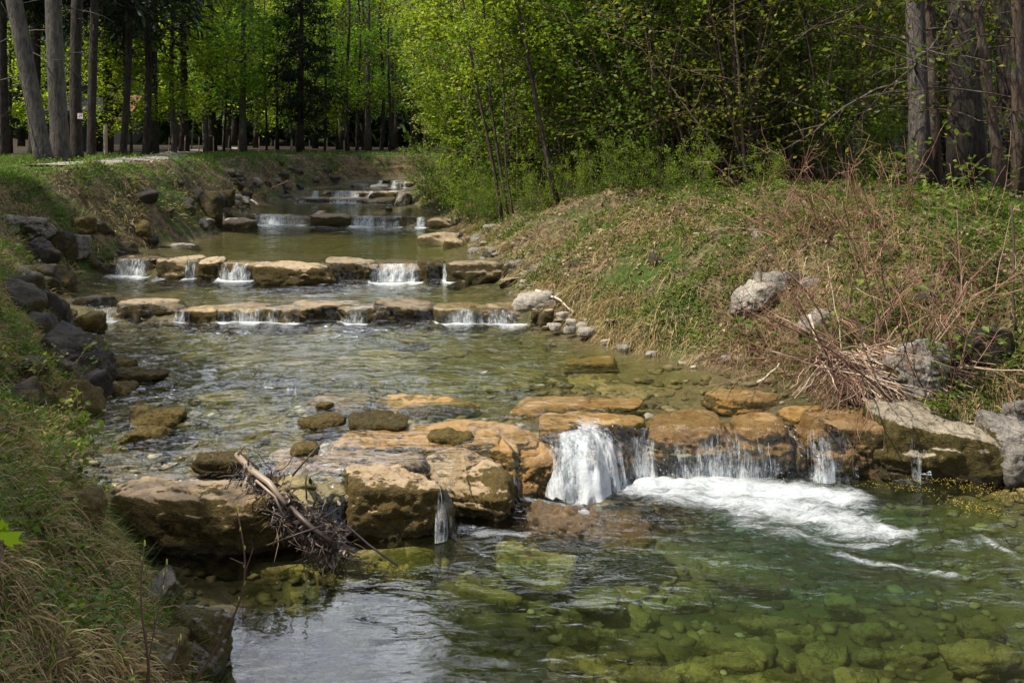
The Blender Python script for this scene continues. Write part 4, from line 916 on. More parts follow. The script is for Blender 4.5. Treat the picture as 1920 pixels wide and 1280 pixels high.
for i, (u, d, k, sc, lb) in enumerate((
    (288, 31, 0, .95, 'dark stemmed tree with yellow green foliage right of the path'), (345, 34, 0, 1.05, 'brightest yellow green tree over the path end'), (398, 37, 0, 1.0, 'yellow green tree with a forked grey stem behind the stakes'),
    (455, 36, 1, 1.05, 'fresh green tree with a slim dark stem left of the dark spruce'), (425, 41, 1, 1.1, 'fresh green tree behind the slim dark stem'), (520, 43, 2, 1.1, 'small lime tree in front of the dark spruce'),
    (690, 42, 1, 1.0, 'rounded deep green tree above the far bend of the stream'), (640, 45, 1, 1.1, 'deep green tree left of the rounded one at the bend'), (735, 47, 1, .9, 'slender green tree against the brown bare crowns'),
    (610, 39, 2, .9, 'low pale green sapling under the dark spruce boughs'), (232, 30, 2, .8, 'small green tree under the drooping spruce'), (20, 30, 2, .9, 'green understorey tree at the left edge behind the trunks'), (70, 34, 2, 1.0, 'green understorey tree between the leaning trunks'),
    (205, 37, 2, .9, 'small lime tree in the shade behind the path'), (560, 47, 0, .9, 'lime tree glimpsed behind the row of stakes'), (775, 44, 3, .95, 'brownish half bare tree over the last weir'), (800, 50, 3, 1.1, 'tall brown half bare tree behind the last weir'), (740, 54, 3, 1.1, 'brown budding tree behind the slender green one'),
    (480, 50, 3, 1.0, 'grey budding tree deep in the left wood'), (330, 48, 1, 1.0, 'green tree deep in the wood behind the yellow green ones'), (150, 42, 2, 1.1, 'green tree in the gap right of the thick trunks'))):
    place(A[k], ux(u, d), d, None, sc * (.78 if k < 2 else .85), lb, gL, first=not used[k]); used[k] = True
SP = spruce('spruce_tree', (0, 0, 0), 19, .2, 2.6, 3.0, 'x', seed=21, wood='bark_dark')
SP2 = spruce('spruce_tree', (0, 0, 0), 17, .17, 1.2, 2.7, 'x', seed=22, wood='bark_dark', dens=.9)
us = [False, False]
for i, (u, d, k, sc, lb) in enumerate(((565, 37, 0, .9, 'dark tall spruce between the fresh green trees'), (590, 50, 1, 1.1, 'spruce just behind the dark tall one'), (190, 38, 0, 1.0, 'dark spruce filling the sky above the path'),
    (130, 46, 0, 1.1, 'spruce deep behind the thick left trunks'), (780, 58, 0, 1.15, 'spruce over the bend behind the brown trees'), (40, 44, 1, 1.1, 'spruce deep at the left edge'), (640, 60, 1, 1.2, 'spruce rising behind the deep green trees'), (440, 58, 0, 1.2, 'spruce behind the fresh green trees'), (840, 52, 1, 1.1, 'dark spruce behind the top of the right thicket'))):
    place((SP, SP2)[k], ux(u, d), d, None, sc * .70, lb, 'spruces of the wood', first=not us[k]); us[k] = True
# bare thin trunks of the left wood
def pole_tree(u, d, rad, label, lean=.0, mat='bark', H=9, seed=0, group='thin trunks of the wood', cr=False):
    p = Plant(seed + 900); r = p.r; t = np.linspace(0, 1, 12); c = np.stack([lean * H * t + .07 * np.sin(t * 7 + seed), .06 * np.cos(t * 6 + seed), -.3 + H * t], -1)
    p.w.tube(c, rad * (1.1 - .75 * t), 8, .5, rough=.06, seed=seed)
    for i in range(14):
        b, _ = at_t(c, r.uniform(.2, 1)); th = r.uniform(0, 6.28); bp = branch_pts(r, b, (math.cos(th), math.sin(th), .5), r.uniform(.6, 1.8), 6, .3); p.w.tube(bp, np.linspace(rad * .22, .004, 6), 4, .4, cap=False); p.leafy(bp, 34, .16, r.rand())
    x = ux(u, d); return p.finish('slender_tree', (x, d, gz(x, d)), mat, 'leaf_olive', .11, label, 'tree', group)
for i, (u, d, rad, ln, mt, lb) in enumerate(((205, 31, .055, 0, 'bark_brown', 'slim brown trunk beside the tall brown stake'), (243, 30, .05, -.03, 'bark_dark', 'slim dark trunk crossing in front of the path'), (325, 33, .10, 0, 'bark', 'grey trunk left of the stakes'), (388, 36, .12, .0, 'bark', 'stout grey trunk with a broken side stem by the stakes'),
    (400, 37, .07, .01, 'bark_dark', 'dark slim trunk touching the stout grey one'), (422, 37, .05, 0, 'bark_dark', 'dark thin trunk left of the slim fresh green tree'), (358, 38, .03, .02, 'bark_pale', 'pale thin stem behind the stakes'), (497, 39, .05, 0, 'bark_dark', 'dark thin trunk under the lime tree'), (545, 40, .06, 0, 'bark', 'grey thin trunk below the spruce'),
    (652, 40, .09, 0, 'bark_dark', 'dark trunk at the far grass edge right of the spruce'), (672, 41, .08, .0, 'bark_dark', 'second dark trunk at the far grass edge'), (683, 43, .07, 0, 'bark_dark', 'third dark trunk at the far grass edge'), (716, 42, .10, 0, 'bark_dark', 'stouter dark trunk near the bend at the far grass edge'), (728, 40, .07, .01, 'bark_dark', 'dark trunk nearest the right thicket'), (630, 44, .08, 0, 'bark_dark', 'dark trunk in the shade left of the deep green tree'))):
    pole_tree(u, d, rad, lb, ln, mt, seed=i)
# stakes along the far edge of the grass
def stake(u, d, w, h, label, ln=0.0, group=None):
    b = MB(); t = np.linspace(0, 1, 5); x = ux(u, d); b.tube(np.stack([ln * t * h, .01 * np.sin(t * 5), -.2 + t * (h + .2)], -1), w * np.array([1, 1, .97, .95, .8]), 7, .6, rough=.08, seed=int(u))
    tag(link('fence_stake', b.mesh('fence_stake', M['stalk'], True), None, (x, d, gz(x, d))), label, 'stake', group)
stake(198, 26, .055, .95, 'tall thick brown stake at the edge of the path')
for i, (u, h, ln) in enumerate(((240, .8, -.22), (287, .75, 0), (316, .6, .05), (345, .65, .08), (373, .62, 0), (400, .62, .0), (426, .66, .12), (447, .5, 0), (485, .62, .03), (515, .5, 0), (548, .52, -.03), (580, .5, 0), (612, .5, .04), (645, .5, 0))):
    stake(u, 31 + i * .5, .022, h, 'thin weathered stake in the row along the far grass edge' if i else 'thin weathered stake tilting at the left end of the far row', ln, 'stakes along the far grass edge')
# little buildings beyond the wood
def house(name, x, y, w, dp, hw, hr, wall, roof, label, rz=0.0, wins=True):
    z = gz(x, y); root = tag(empty(name, (x, y, z), rz), label, 'building')
    g = G(name + '_wall'); b_ = g.noise(g.pos(), 5, 4); mw = g.fin(g.bsdf(g.mix(b_, wall, tuple(c * .8 for c in wall)), .9))
    g = G(name + '_roof'); wv = g.n('TexBrick', {'Vector': g.map(g.pos(), (3, 3, 3)), 'Color1': (*roof, 1), 'Color2': (*[c * .7 for c in roof], 1), 'Mortar': (*[c * .35 for c in roof], 1), 'Scale': 2.0}).outputs[0]; mr = g.fin(g.bsdf(wv, .8))
    m = MB(); m.box((0, 0, hw / 2 - .2), (w, dp, hw + .4)); m.add([(-w / 2, -dp / 2, hw), (-w / 2, dp / 2, hw), (-w / 2, 0, hw + hr), (w / 2, -dp / 2, hw), (w / 2, dp / 2, hw), (w / 2, 0, hw + hr)], [[0, 2, 1], [3, 4, 5]]); m.build('wall', mw, root)
    m = MB(); e = .45; k = hr / (dp / 2)
    for sg in (-1, 1):
        yo = sg * (dp / 2 + e); zo = hw - k * e
        V = [(-w / 2 - e, yo, zo + .02), (w / 2 + e, yo, zo + .02), (w / 2 + e, 0, hw + hr + .02), (-w / 2 - e, 0, hw + hr + .02)]; V += [(a, b, c + .14) for a, b, c in V]
        m.add(V, [(0, 1, 2, 3), (4, 5, 6, 7), (0, 1, 5, 4), (1, 2, 6, 5), (2, 3, 7, 6), (3, 0, 4, 7)])
    m.build('roof', mr, root)
    if wins:
        g = G(name + '_glass'); mg = g.fin(g.bsdf((.03, .035, .04), .1, None, .6)); g = G(name + '_frame'); mf = g.fin(g.bsdf((.6, .58, .54), .6))
        for i in range(max(1, int(w / 2.2))):
            xx = -w / 2 + (i + .5) * w / max(1, int(w / 2.2)); f = MB(); f.box((xx, -dp / 2 - .03, hw * .55), (.95, .06, 1.1)); fo = f.build('window', mf, root); f = MB(); f.box((xx, -dp / 2 - .065, hw * .55), (.8, .02, .95)); f.build('pane', mg, fo)
    return root
house('red_roofed_house', ux(1790, 33), 33, 10, 8, 4.3, 3.0, (.22, .20, .17), (.34, .10, .055), 'house with an orange red tiled roof behind the right trunks', .12)
house('pink_roofed_house', ux(203, 58), 58, 3.6, 4, 1.7, 1.3, (.16, .14, .11), (.26, .11, .08), 'house with a pale reddish roof beyond the path')
house('green_shed', ux(166, 34), 34, 1.2, 1.6, 1.5, .35, (.02, .03, .03), (.02, .02, .02), 'dark green shed between the dark trunks', wins=False)

NT = broadleaf('broadleaf_tree', (-6.9, 2.5, gz(-6.9, 2.5)), 8.2, .13, .45, 2.5, 44, 15000, 'bark', 'leaf_fresh', .13, 'young tree behind the near left bank whose crown shades the turf by the pool', 'trees shading the left bank', seed=15, sub=5, spread=.18, flat=.6, up=.15)
place(NT, -9.9, 7.6, 1.0, 1.0, 'tree behind the left bank whose crown shades the dark diagonal boulder')
place(NT, -13.2, 12.0, 2.0, 1.0, 'tree behind the left bank whose crown shades the slope before the path')
# ------------------------------------------------------------------ right bank thicket
gR = 'shrubs of the right bank thicket'
S = [bush('hazel_shrub', (0, 0, 0), 7.2, 8, .34, 6400, 'leaf_yel', .105, 'x', seed=31, lean=(-.16, -.05), twigs=22, start=.12, thick=.030, sp=.075),
     bush('hazel_shrub', (0, 0, 0), 6.4, 9, .36, 6000, 'leaf_lime', .095, 'x', seed=32, lean=(-.16, -.05), twigs=22, start=.10, thick=.026, sp=.07),
     bush('hazel_shrub', (0, 0, 0), 2.3, 11, .9, 3400, 'leaf_lime', .062, 'x', seed=33, lean=(-.1, -.1), twigs=14, start=.05, thick=.012, sp=.06),
     bush('hazel_shrub', (0, 0, 0), 7.0, 7, .36, 3200, 'leaf_olive', .10, 'x', seed=34, lean=(-.10, -.1), twigs=22, start=.14, thick=.032, sp=.09)]
us = [False] * 4
LOW = [(935, 18.5, 'low bush at the foot of the twin leaning saplings'), (985, 17.5, 'low bush right of the twin leaning saplings'), (1030, 17, 'low bush under the single leaning sapling'), (1085, 16.2, 'low bush on the crest of the right slope'), (1140, 15.8, 'low bush on the crest below mid thicket'), (1195, 15.2, 'low bush on the crest over the leafy slope'), (1250, 14.8, 'low bush at the crest before the dark gap'), (1315, 14.4, 'low bush below the clump of thin poles'), (905, 19.2, 'low bush left of the twin leaning saplings'), (1450, 14.2, 'low bush behind the pinkish dry twigs')]
shr = [
    (862, 27, 0, .95, 'yellow green shrub leaning over the far bend'), (858, 30, 0, 1.0, 'yellow green shrub behind the one leaning over the bend'), (888, 24, 0, 1.0, 'tall yellow green shrub on the right bank above the fifth weir'), (880, 26, 0, 1.15, 'bright shrub behind the tall yellow green one'),
    (822, 25, 2, .8, 'low lime bush at the water edge by the sixth weir'), (850, 22.5, 2, .85, 'low lime bush above the right end of the fourth weir'), (888, 20.5, 2, .8, 'low bush on the slope right of the fourth weir'), (925, 20, 2, .8, 'low bush beside the twin leaning saplings'), (905, 23, 1, .9, 'lime shrub behind the low slope bushes'),
    (930, 22, 0, 1.2, 'broad bright shrub behind the twin leaning saplings'), (975, 20, 1, 1.05, 'lime shrub right of the twin leaning saplings'), (1000, 24, 0, 1.3, 'tall bright shrub filling the thicket top'), (1040, 18.5, 1, 1.0, 'lime shrub at the foot of the single leaning sapling'), (1075, 21, 0, 1.2, 'bright shrub behind the single leaning sapling'),
    (1120, 17.5, 1, 1.1, 'lime shrub on the slope top in mid thicket'), (1150, 20, 3, 1.2, 'olive shrub behind the mid thicket'), (1190, 16.5, 1, 1.0, 'lime shrub over the leafy slope'), (1235, 16, 1, .95, 'lime shrub with low branches over the leafy slope'), (1260, 19, 3, 1.2, 'olive shrub deep in the right thicket'), (1300, 15.5, 3, .9, 'sparse olive shrub at the wood edge'),
    (1350, 16.5, 1, 1.0, 'lime shrub at the edge of the dark wood'), (1400, 15, 3, .9, 'sparse olive shrub behind the dry brown bush'), (1440, 17, 1, 1.0, 'lime shrub behind the dry brown bush'), (1490, 16, 3, 1.0, 'sparse olive shrub left of the pale trunk'), (1540, 15.5, 1, .75, 'small lime shrub left of the pale trunk'), (1590, 17, 3, 1.1, 'olive shrub against the dark wood near the pale trunk'),
    (1640, 15, 2, .9, 'low lime bush at the foot of the pale trunk'), (1680, 18, 1, .9, 'lime shrub behind the pale trunk'), (1860, 17, 3, .9, 'sparse shrub behind the thick dark trunk'), (1770, 19, 3, 1.1, 'olive shrub between the two right trunks'), (960, 28, 0, 1.4, 'high yellow green shrub at the back of the thicket'), (1120, 26, 0, 1.5, 'tall leafy shrub at the back above mid thicket'), (1250, 24, 0, 1.4, 'tall leafy shrub at the back above the slope')]
for i, (u, d, k, sc, lb) in enumerate(shr + [(a_, b_, 2, .40 + .07 * (i_ % 3), c_) for i_, (a_, b_, c_) in enumerate(LOW)]):
    place(S[k], ux(u, d), d, rs.uniform(-.6, .6), sc, lb, gR, first=not us[k]); us[k] = True

def leaning(u0, v0, u1, d, rad, label, L=8.0, seed=0, leaf='leaf_yel', nl=2600, dy=-.03, mat='bark_brown', cr=.3, ls=.085, name='leaning_sapling', group='leaning saplings of the thicket', blen=1.5, nb=30):
    z0 = gz(ux(u0, d), d); v0 = VH + (CZ - z0) * F / d; lean = (u1 - u0) / F * d / ((v0 - 0) / F * d)
    p = Plant(seed + 300); r = p.r; t = np.linspace(0, 1, 14); c = np.stack([lean * L * t * (.9 + .1 * t) + .06 * np.sin(t * 8 + seed), dy * L * t + .05 * np.cos(t * 6 + seed), -.2 + L * t], -1)
    p.w.tube(c, rad * (1.1 - .85 * t), 7, .5, rough=.05, seed=seed)
    for i in range(nb):
        b, d_ = at_t(c, r.uniform(cr, 1)); th = r.uniform(0, 6.28); bp = branch_pts(r, b, (math.cos(th), math.sin(th), .45), r.uniform(.4, 1) * blen, 6, .25, .0); p.w.tube(bp, np.linspace(rad * .28, .003, 6), 4, .4, cap=False)
        tn = r.uniform(.25, .85)
        for j in range(3):
            b2, d2 = at_t(bp, r.uniform(.3, 1)); sp = branch_pts(r, b2, d2 + r.normal(0, .6, 3), blen * .35, 4, .3); p.w.tube(sp, np.linspace(.006, .002, 4), 3, .4, cap=False); p.leafy(sp, int(nl / nb / 3), .08, tn)
    x = ux(u0, d); return p.finish(name, (x, d, gz(x, d)), mat, leaf, ls, label, 'tree', group)
leaning(940, 405, 872, 17.5, .035, 'left stem of the twin leaning saplings on the right bank', seed=1)
leaning(952, 400, 905, 17.8, .03, 'right stem of the twin leaning saplings on the right bank', seed=2)
leaning(965, 395, 925, 17.0, .02, 'thin sapling crossing the twin leaning saplings', seed=3, L=5)
leaning(1055, 350, 960, 16.5, .045, 'single dark sapling leaning far over toward the stream', seed=4, nl=3200)
leaning(1250, 360, 1205, 15.5, .04, 'sapling with olive leaves leaning at the wood edge', seed=5, leaf='leaf_lime')
leaning(1120, 360, 1085, 19, .035, 'slim sapling deep in mid thicket', seed=6, leaf='leaf_lime')
for i, (u, d, lb) in enumerate(((1382, 15, 'many stemmed clump pole left of the dark gap'), (1400, 15.4, 'thin pole in the clump left of the dark gap'), (1420, 15.2, 'second thin pole in the clump'), (1365, 15.8, 'leaning thin pole behind the clump'), (1335, 16.5, 'pale thin pole at the wood edge'), (1450, 17, 'dark thin pole behind the dry brown bush'))):
    leaning(u, 340, u - 8 + 9 * (i % 3), d, .035, lb, seed=20 + i, leaf='leaf_olive', nl=900, cr=.35, group='thin poles of the right wood', name='slender_tree', mat=('bark_brown', 'bark_dark')[i % 2], dy=0)
# taller trees with far reaching sparse branches
def right_tree(u, d, rad, label, mat='bark', u1=None, H=13, seed=0, R=3.2, nb=34, nl=2600, leaf='leaf_olive', crown0=.08, ls=.09):
    z0 = gz(ux(u, d), d); lean = 0 if u1 is None else (u1 - u) / F * d / (CZ + VH / F * d - z0) * H
    return broadleaf('woodland_tree', (ux(u, d), d, z0), H, rad, crown0, R, nb, nl, mat, leaf, ls, label, 'trees at the edge of the right wood', seed + 60, lean=(lean, 0), sub=4, dome=.3, spread=.13, flat=.4, rough=.07, up=.12)
right_tree(1728, 13.3, .125, 'pale grey mottled trunk at the right wood edge', 'bark_mid', 1718, seed=1, nl=3000)
right_tree(1815, 12.9, .185, 'thickest dark furrowed trunk at the right wood edge', 'bark_dark', 1805, H=16, seed=2, nl=1500, crown0=.3)
right_tree(1885, 11.8, .06, 'slim brown tree leaning left beside the thick dark trunk', 'bark_brown', 1828, seed=3, H=9, R=2.2, nl=900)
right_tree(1912, 11.2, .07, 'brown trunk at the right edge', 'bark_brown', 1905, seed=4, H=10, R=2.4, nl=900)
right_tree(1905, 15, .17, 'dark trunk standing behind the slim leaning tree', 'bark_dark', 1885, seed=5, H=14, nl=1200, crown0=.25)
right_tree(1752, 13.8, .08, 'slim trunk close beside the pale mottled one', 'bark_brown', 1745, seed=6, H=10, nl=1100)
right_tree(1505, 17.5, .16, 'grey trunk half hidden in leaves in mid wood', 'bark_mid', 1505, seed=7, H=13, nl=2600)
right_tree(1640, 20, .14, 'dark trunk in the shade left of the pale mottled one', 'bark_dark', 1640, seed=8, H=13, nl=3000)
right_tree(1345, 19, .13, 'dark trunk behind the lime shrubs', 'bark_dark', 1340, seed=9, H=13, nl=4200, leaf='leaf_lime')
right_tree(1200, 23, .13, 'dark trunk behind mid thicket', 'bark_dark', 1200, seed=10, H=13, nl=6000, leaf='leaf_lime')
right_tree(1060, 27, .13, 'dark trunk at the back of the bright thicket', 'bark_dark', 1050, seed=11, H=13, nl=7000, leaf='leaf_yel')
RB = broadleaf('woodland_tree', (0, 0, 0), 15, .13, .06, 3.2, 50, 17000, 'bark_dark', 'leaf_olive', .15, 'x', seed=80, sub=5, spread=.22, flat=.5, dome=.4)
RC = broadleaf('woodland_tree', (0, 0, 0), 15, .12, .06, 3.2, 50, 17000, 'bark_dark', 'leaf_mid', .15, 'x', seed=81, sub=5, spread=.22, flat=.5, dome=.4)
us2 = [False, False]
for i, (u, d, k, lb) in enumerate(((1150, 30, 0, 'olive tree deep behind mid thicket'), (1280, 27, 1, 'green tree deep behind the slope'), (1400, 24, 0, 'olive tree deep in the wood behind the dry brown bush'), (1480, 28, 1, 'green tree deep in the wood behind the grey trunk'), (1570, 24, 0, 'olive tree deep left of the pale trunk'), (1660, 25, 1, 'green tree before the red roof'), (1760, 23, 0, 'olive tree between the right trunks before the house'), (1880, 22, 1, 'green tree behind the right edge trunks'), (1000, 33, 1, 'green tree at the very back of the bright thicket'), (1230, 36, 1, 'green tree far back above the thicket'), (1520, 35, 1, 'green tree far back in the dark wood'), (1370, 36, 0, 'olive tree far back in the dark wood'))):
    place((RB, RC)[k], ux(u, d), d, None, 1.0, lb, 'trees deep in the right wood', first=not us2[k]); us2[k] = True
for i, (u, d, lb) in enumerate(((1100, 40, 'spruce behind the thicket'), (1300, 40, 'spruce behind the dark wood'), (1450, 42, 'spruce behind the grey trunk far back'), (950, 46, 'spruce behind the far thicket'), (1200, 50, 'spruce in the hill wood behind the thicket'), (1590, 44, 'spruce left of the red roofed house'))):
    place((SP, SP2)[i % 2], ux(u, d), d, None, 1.05, lb, 'spruces behind the right wood')
# far wood: one closed mass of boughs, uncountable
def far_wood():
    r = np.random.RandomState(77); n = 60000
    x = r.uniform(-60, 55, n); y = r.uniform(58, 80, n); z = height(x, y) + 13 * r.rand(n) ** .8 * (.75 + .25 * n2(x, y, .25))
    V, Fc = leaves_np(np.stack([x, y, z], -1), r.normal(0, 1, (n, 3)), r.normal(0, 1, (n, 3)) + np.array([0, 0, -.6]), r.uniform(.5, 1.3, n), .5)
    tag(link('distant_wood', mesh('distant_wood', V, Fc, M['farleaf'], {'rnd': np.repeat(np.clip(.4 + .35 * n2(x, y, .12) + r.normal(0, .15, n), 0, 1), 4)})), 'far wooded slope closing the view behind all trees', 'wood', kind='stuff')
M['farleaf'] = leaf_mat('far_foliage', [(0, (.010, .020, .008)), (.55, (.025, .05, .014)), (1, (.07, .11, .02))], .2, .7)
far_wood()

# ------------------------------------------------------------------ dry brush on the right bank
M['drystem'] = plain_var('dry_stem', [(0, (.07, .038, .026)), (.6, (.17, .105, .07)), (1, (.36, .27, .19))])
def dry_bush():
    r = np.random.RandomState(41); x0, y0, z0 = D(1690, 690, 8.0); z0 = gz(x0, y0)
    root = tag(empty('dry_shrub', (x0, y0, z0)), 'big leafless reddish brown shrub fanning out over the right bank', 'shrub'); st = MB(); tw = MB()
    for i in range(46):
        a = r.uniform(0, 1); lx = r.normal(-.55, .45) if r.rand() < .7 else r.normal(.2, .4); b = np.array([r.normal(0, .22), r.normal(.05, .2), -.1])
        L = r.uniform(1.0, 2.3); bp = branch_pts(r, b, (lx, r.normal(.0, .3), 1.0), L, 9, .26, -.06); st.tube(bp, r.uniform(.006, .014) * np.linspace(1, .3, 9), 5, r.rand())
        for j in range(10):
            p, d = at_t(bp, r.uniform(.3, 1)); q = branch_pts(r, p, d + r.normal(0, .55, 3), r.uniform(.2, .55), 5, .35, -.12); tw.tube(q, np.linspace(.0035, .0012, 5), 3, r.rand(), cap=False)
            for k in range(7):
                p2, d2 = at_t(q, r.uniform(.2, 1)); q2 = branch_pts(r, p2, d2 + r.normal(0, .7, 3), r.uniform(.06, .2), 4, .5, -.15); tw.tube(q2, np.linspace(.0016, .0008, 4), 3, r.rand(), cap=False)
    st.build('stems', M['drystem'], root, True); tw.build('twigs', M['drytwig'], root)
dry_bush()
def dry_bush2():
    r = np.random.RandomState(42); x0, y0, z0 = D(1560, 430, 10.2); z0 = gz(x0, y0)
    root = tag(empty('dry_shrub', (x0, y0, z0)), 'pinkish brown haze of dry twigs sprawling high on the right slope', 'shrub'); tw = MB()
    for i in range(60):
        bp = branch_pts(r, (r.normal(.1, .5), r.normal(0, .25), -.05), (r.normal(-.45, .6), r.normal(0, .4), 1.0), r.uniform(.5, 1.25), 7, .2, -.05); tw.tube(bp, r.uniform(.003, .007) * np.linspace(1, .3, 7), 4, r.rand(), cap=False)
        for j in range(12):
            p, d = at_t(bp, r.uniform(.25, 1)); q = branch_pts(r, p, d + r.normal(0, .7, 3), r.uniform(.1, .35), 4, .4, -.1); tw.tube(q, np.linspace(.0026, .0010, 4), 3, r.rand(), cap=False)
    tw.build('twigs', M['drytwig'], root)
dry_bush2()
def brushwood():
    r = np.random.RandomState(43); mb = MB(); A_ = np.array(D(1600, 650, 8.25)); A_[2] = gz(A_[0], A_[1]) + .42
    for i in range(250):
        u0, v0 = 1540 + 150 * r.rand(), 655 + 50 * r.rand(); f = r.rand()
        top = np.array(D(u0, v0, 8.15 + r.normal(0, .06))); top[2] = max(gz(top[0], top[1]) + r.uniform(.02, .3), top[2])
        if r.rand() < .75: u1, v1 = u0 + r.uniform(60, 190), v0 + r.uniform(75, 125)
        else: u1, v1 = u0 - r.uniform(-30, 90), v0 + r.uniform(50, 85)
        d1 = 7.72 + r.normal(0, .08); foot = np.array(D(u1, v1, d1)); foot[2] = max(foot[2], gz(foot[0], foot[1]) + r.uniform(.01, .1), .39)
        mid = (top + foot) / 2 + np.array([r.normal(0, .05), -.05 + r.normal(0, .05), r.uniform(.0, .13)])
        t = np.linspace(0, 1, 8)[:, None]; t1 = r.uniform(.75, 1.1); t = t * t1
        pts = top * (1 - t) ** 2 + 2 * mid * t * (1 - t) + foot * t ** 2 + r.normal(0, .008, (8, 3))
        mb.tube(pts, r.uniform(.003, .009) * np.linspace(1, .6, 8), 5, r.rand())
    for i in range(26):
        p0 = np.array(D(1500 + 300 * r.rand(), 640 + 120 * r.rand(), 7.9)); p0[2] = max(p0[2], gz(p0[0], p0[1])); mb.tube(branch_pts(r, p0, (r.normal(0, 1), r.normal(-.2, .3), r.normal(.1, .3)), r.uniform(.4, 1.1), 7, .3), np.linspace(.006, .003, 7), 5, r.rand())
    tag(mb.build('brushwood_pile', M['stalk'], None, True), 'fan of pale dry stalks swept down the right bank to the water', 'brushwood')
brushwood()
# stiff leafy shoots in the dry brush
def knot(u, v, d, h, ns, label, seed, leaf='herb', nl=110, ls=.07):
    x, y, _ = D(u, v, d); return bush('leafy_shoot', (x, y, gz(x, y)), h, ns, .35, nl, leaf, ls, label, 'plant', 'leafy shoots on the right bank', seed, 'drytwig', thick=.006, base=.07, start=.25, twigs=5, rich=True, sp=.03, flat=.6)
for i, a in enumerate(((1780, 700, 7.7, 1.0, 7, 'leafy shoots with oval leaves right of the dry stalks'), (1680, 560, 8.5, .9, 6, 'leafy shoots amid the leafless shrub'), (1600, 590, 8.6, .9, 7, 'green shoots at the left foot of the leafless shrub'), (1850, 560, 8.4, 1.1, 6, 'leafy shoots before the dark rock under the turf'), (1745, 520, 8.9, 1.0, 7, 'leafy shoots above the leafless shrub'),
        (1620, 500, 9.4, .8, 6, 'leafy shoots behind the leafless shrub on the slope'), (1700, 440, 10.3, 1.2, 8, 'tall leafy shoots below the pale trunk'), (1530, 640, 8.6, .5, 6, 'low leafy shoots by the bleached stick'), (1835, 440, 9.6, 1.1, 7, 'leafy shoots below the thick dark trunk'), (1400, 620, 9.3, .4, 6, 'low leafy shoots under the grey outcrop'), (1760, 760, 7.4, .45, 6, 'small shoots above the grey sloping slab'))):
    knot(*a, seed=100 + i)
def stick(name, pts, r0, r1, label, mat='stalk', cat='branch', n=9, wob=.01, sides=6, tone=.7, side_twigs=0, seed=0):
    pts = np.array(pts, float); t = np.linspace(0, len(pts) - 1, n); q = np.stack([np.interp(t, range(len(pts)), pts[:, k]) for k in range(3)], -1); r = np.random.RandomState(seed); q[1:-1] += r.normal(0, wob, (n - 2, 3))
    q[1:-1] = (q[:-2] + 2 * q[1:-1] + q[2:]) / 4
    mb = MB(); mb.tube(q, np.linspace(r0, r1, n), sides, tone, rough=.08, seed=seed)
    for i in range(side_twigs):
        p, d = at_t(q, r.uniform(.3, .95)); mb.tube(branch_pts(r, p, d + r.normal(0, .6, 3), r.uniform(.08, .25), 5, .3), np.linspace(r1 * .9, .001, 5), 4, tone)
    return tag(mb.build(name, M[mat], None, True), label, cat)
def DG(u, v, d, up=.05):
    x, y, z = D(u, v, d); return (x, y, max(z, gz(x, y) + up))
stick('bleached_branch', [D(1517, 590, 8.55), D(1522, 615, 8.5), D(1528, 635, 8.45), D(1540, 655, 8.4)], .016, .009, 'bleached white curved stick standing against the right bank', M and 'stalk', tone=1.0)
stick('bleached_branch', [DG(1005, 545, 12.1), DG(1030, 556, 11.9), DG(1050, 572, 11.8), DG(1075, 585, 11.6)], .022, .010, 'bleached branch lying over the cobble heap on the right shore', tone=1.0, side_twigs=5)
stick('dead_branch', [DG(1420, 718, 8.6), DG(1440, 705, 8.6, .1), DG(1462, 688, 8.7, .15)], .014, .008, 'short pale branch slanting out of the shallows on the right shore', tone=.9)
stick('dead_branch', [D(1400, 402, 10.5), D(1418, 470, 10.1), D(1428, 540, 9.8), D(1430, 565, 9.75)], .005, .012, 'thin dark upright stem before the pale grey outcrop', 'twig', tone=.2)
stick('thin_sapling', [D(1895, 380, 7.9), D(1900, 480, 7.9), D(1897, 560, 7.9), D(1905, 620, 7.9)], .009, .012, 'thin dark upright sapling stem near the right edge', 'twig', 'sapling', tone=.1)
stick('dead_branch', [D(1060, 515, 13.2), D(1090, 500, 13.0), D(1110, 492, 12.9)], .018, .008, 'dark fallen branch on the right shore above the second weir', 'twig', tone=.1, side_twigs=5)
stick('dead_branch', [DG(540, 338, 26.5, .05), DG(528, 345, 26.4, .05), DG(508, 352, 26.2, .05)], .03, .015, 'pale stick poking out of the bank by the sixth weir', tone=.6)
stick('dead_branch', [DG(470, 375, 24, .05), DG(484, 384, 23.6, .06)], .03, .02, 'bleached stick on the left shore above the fourth weir', tone=1.0)

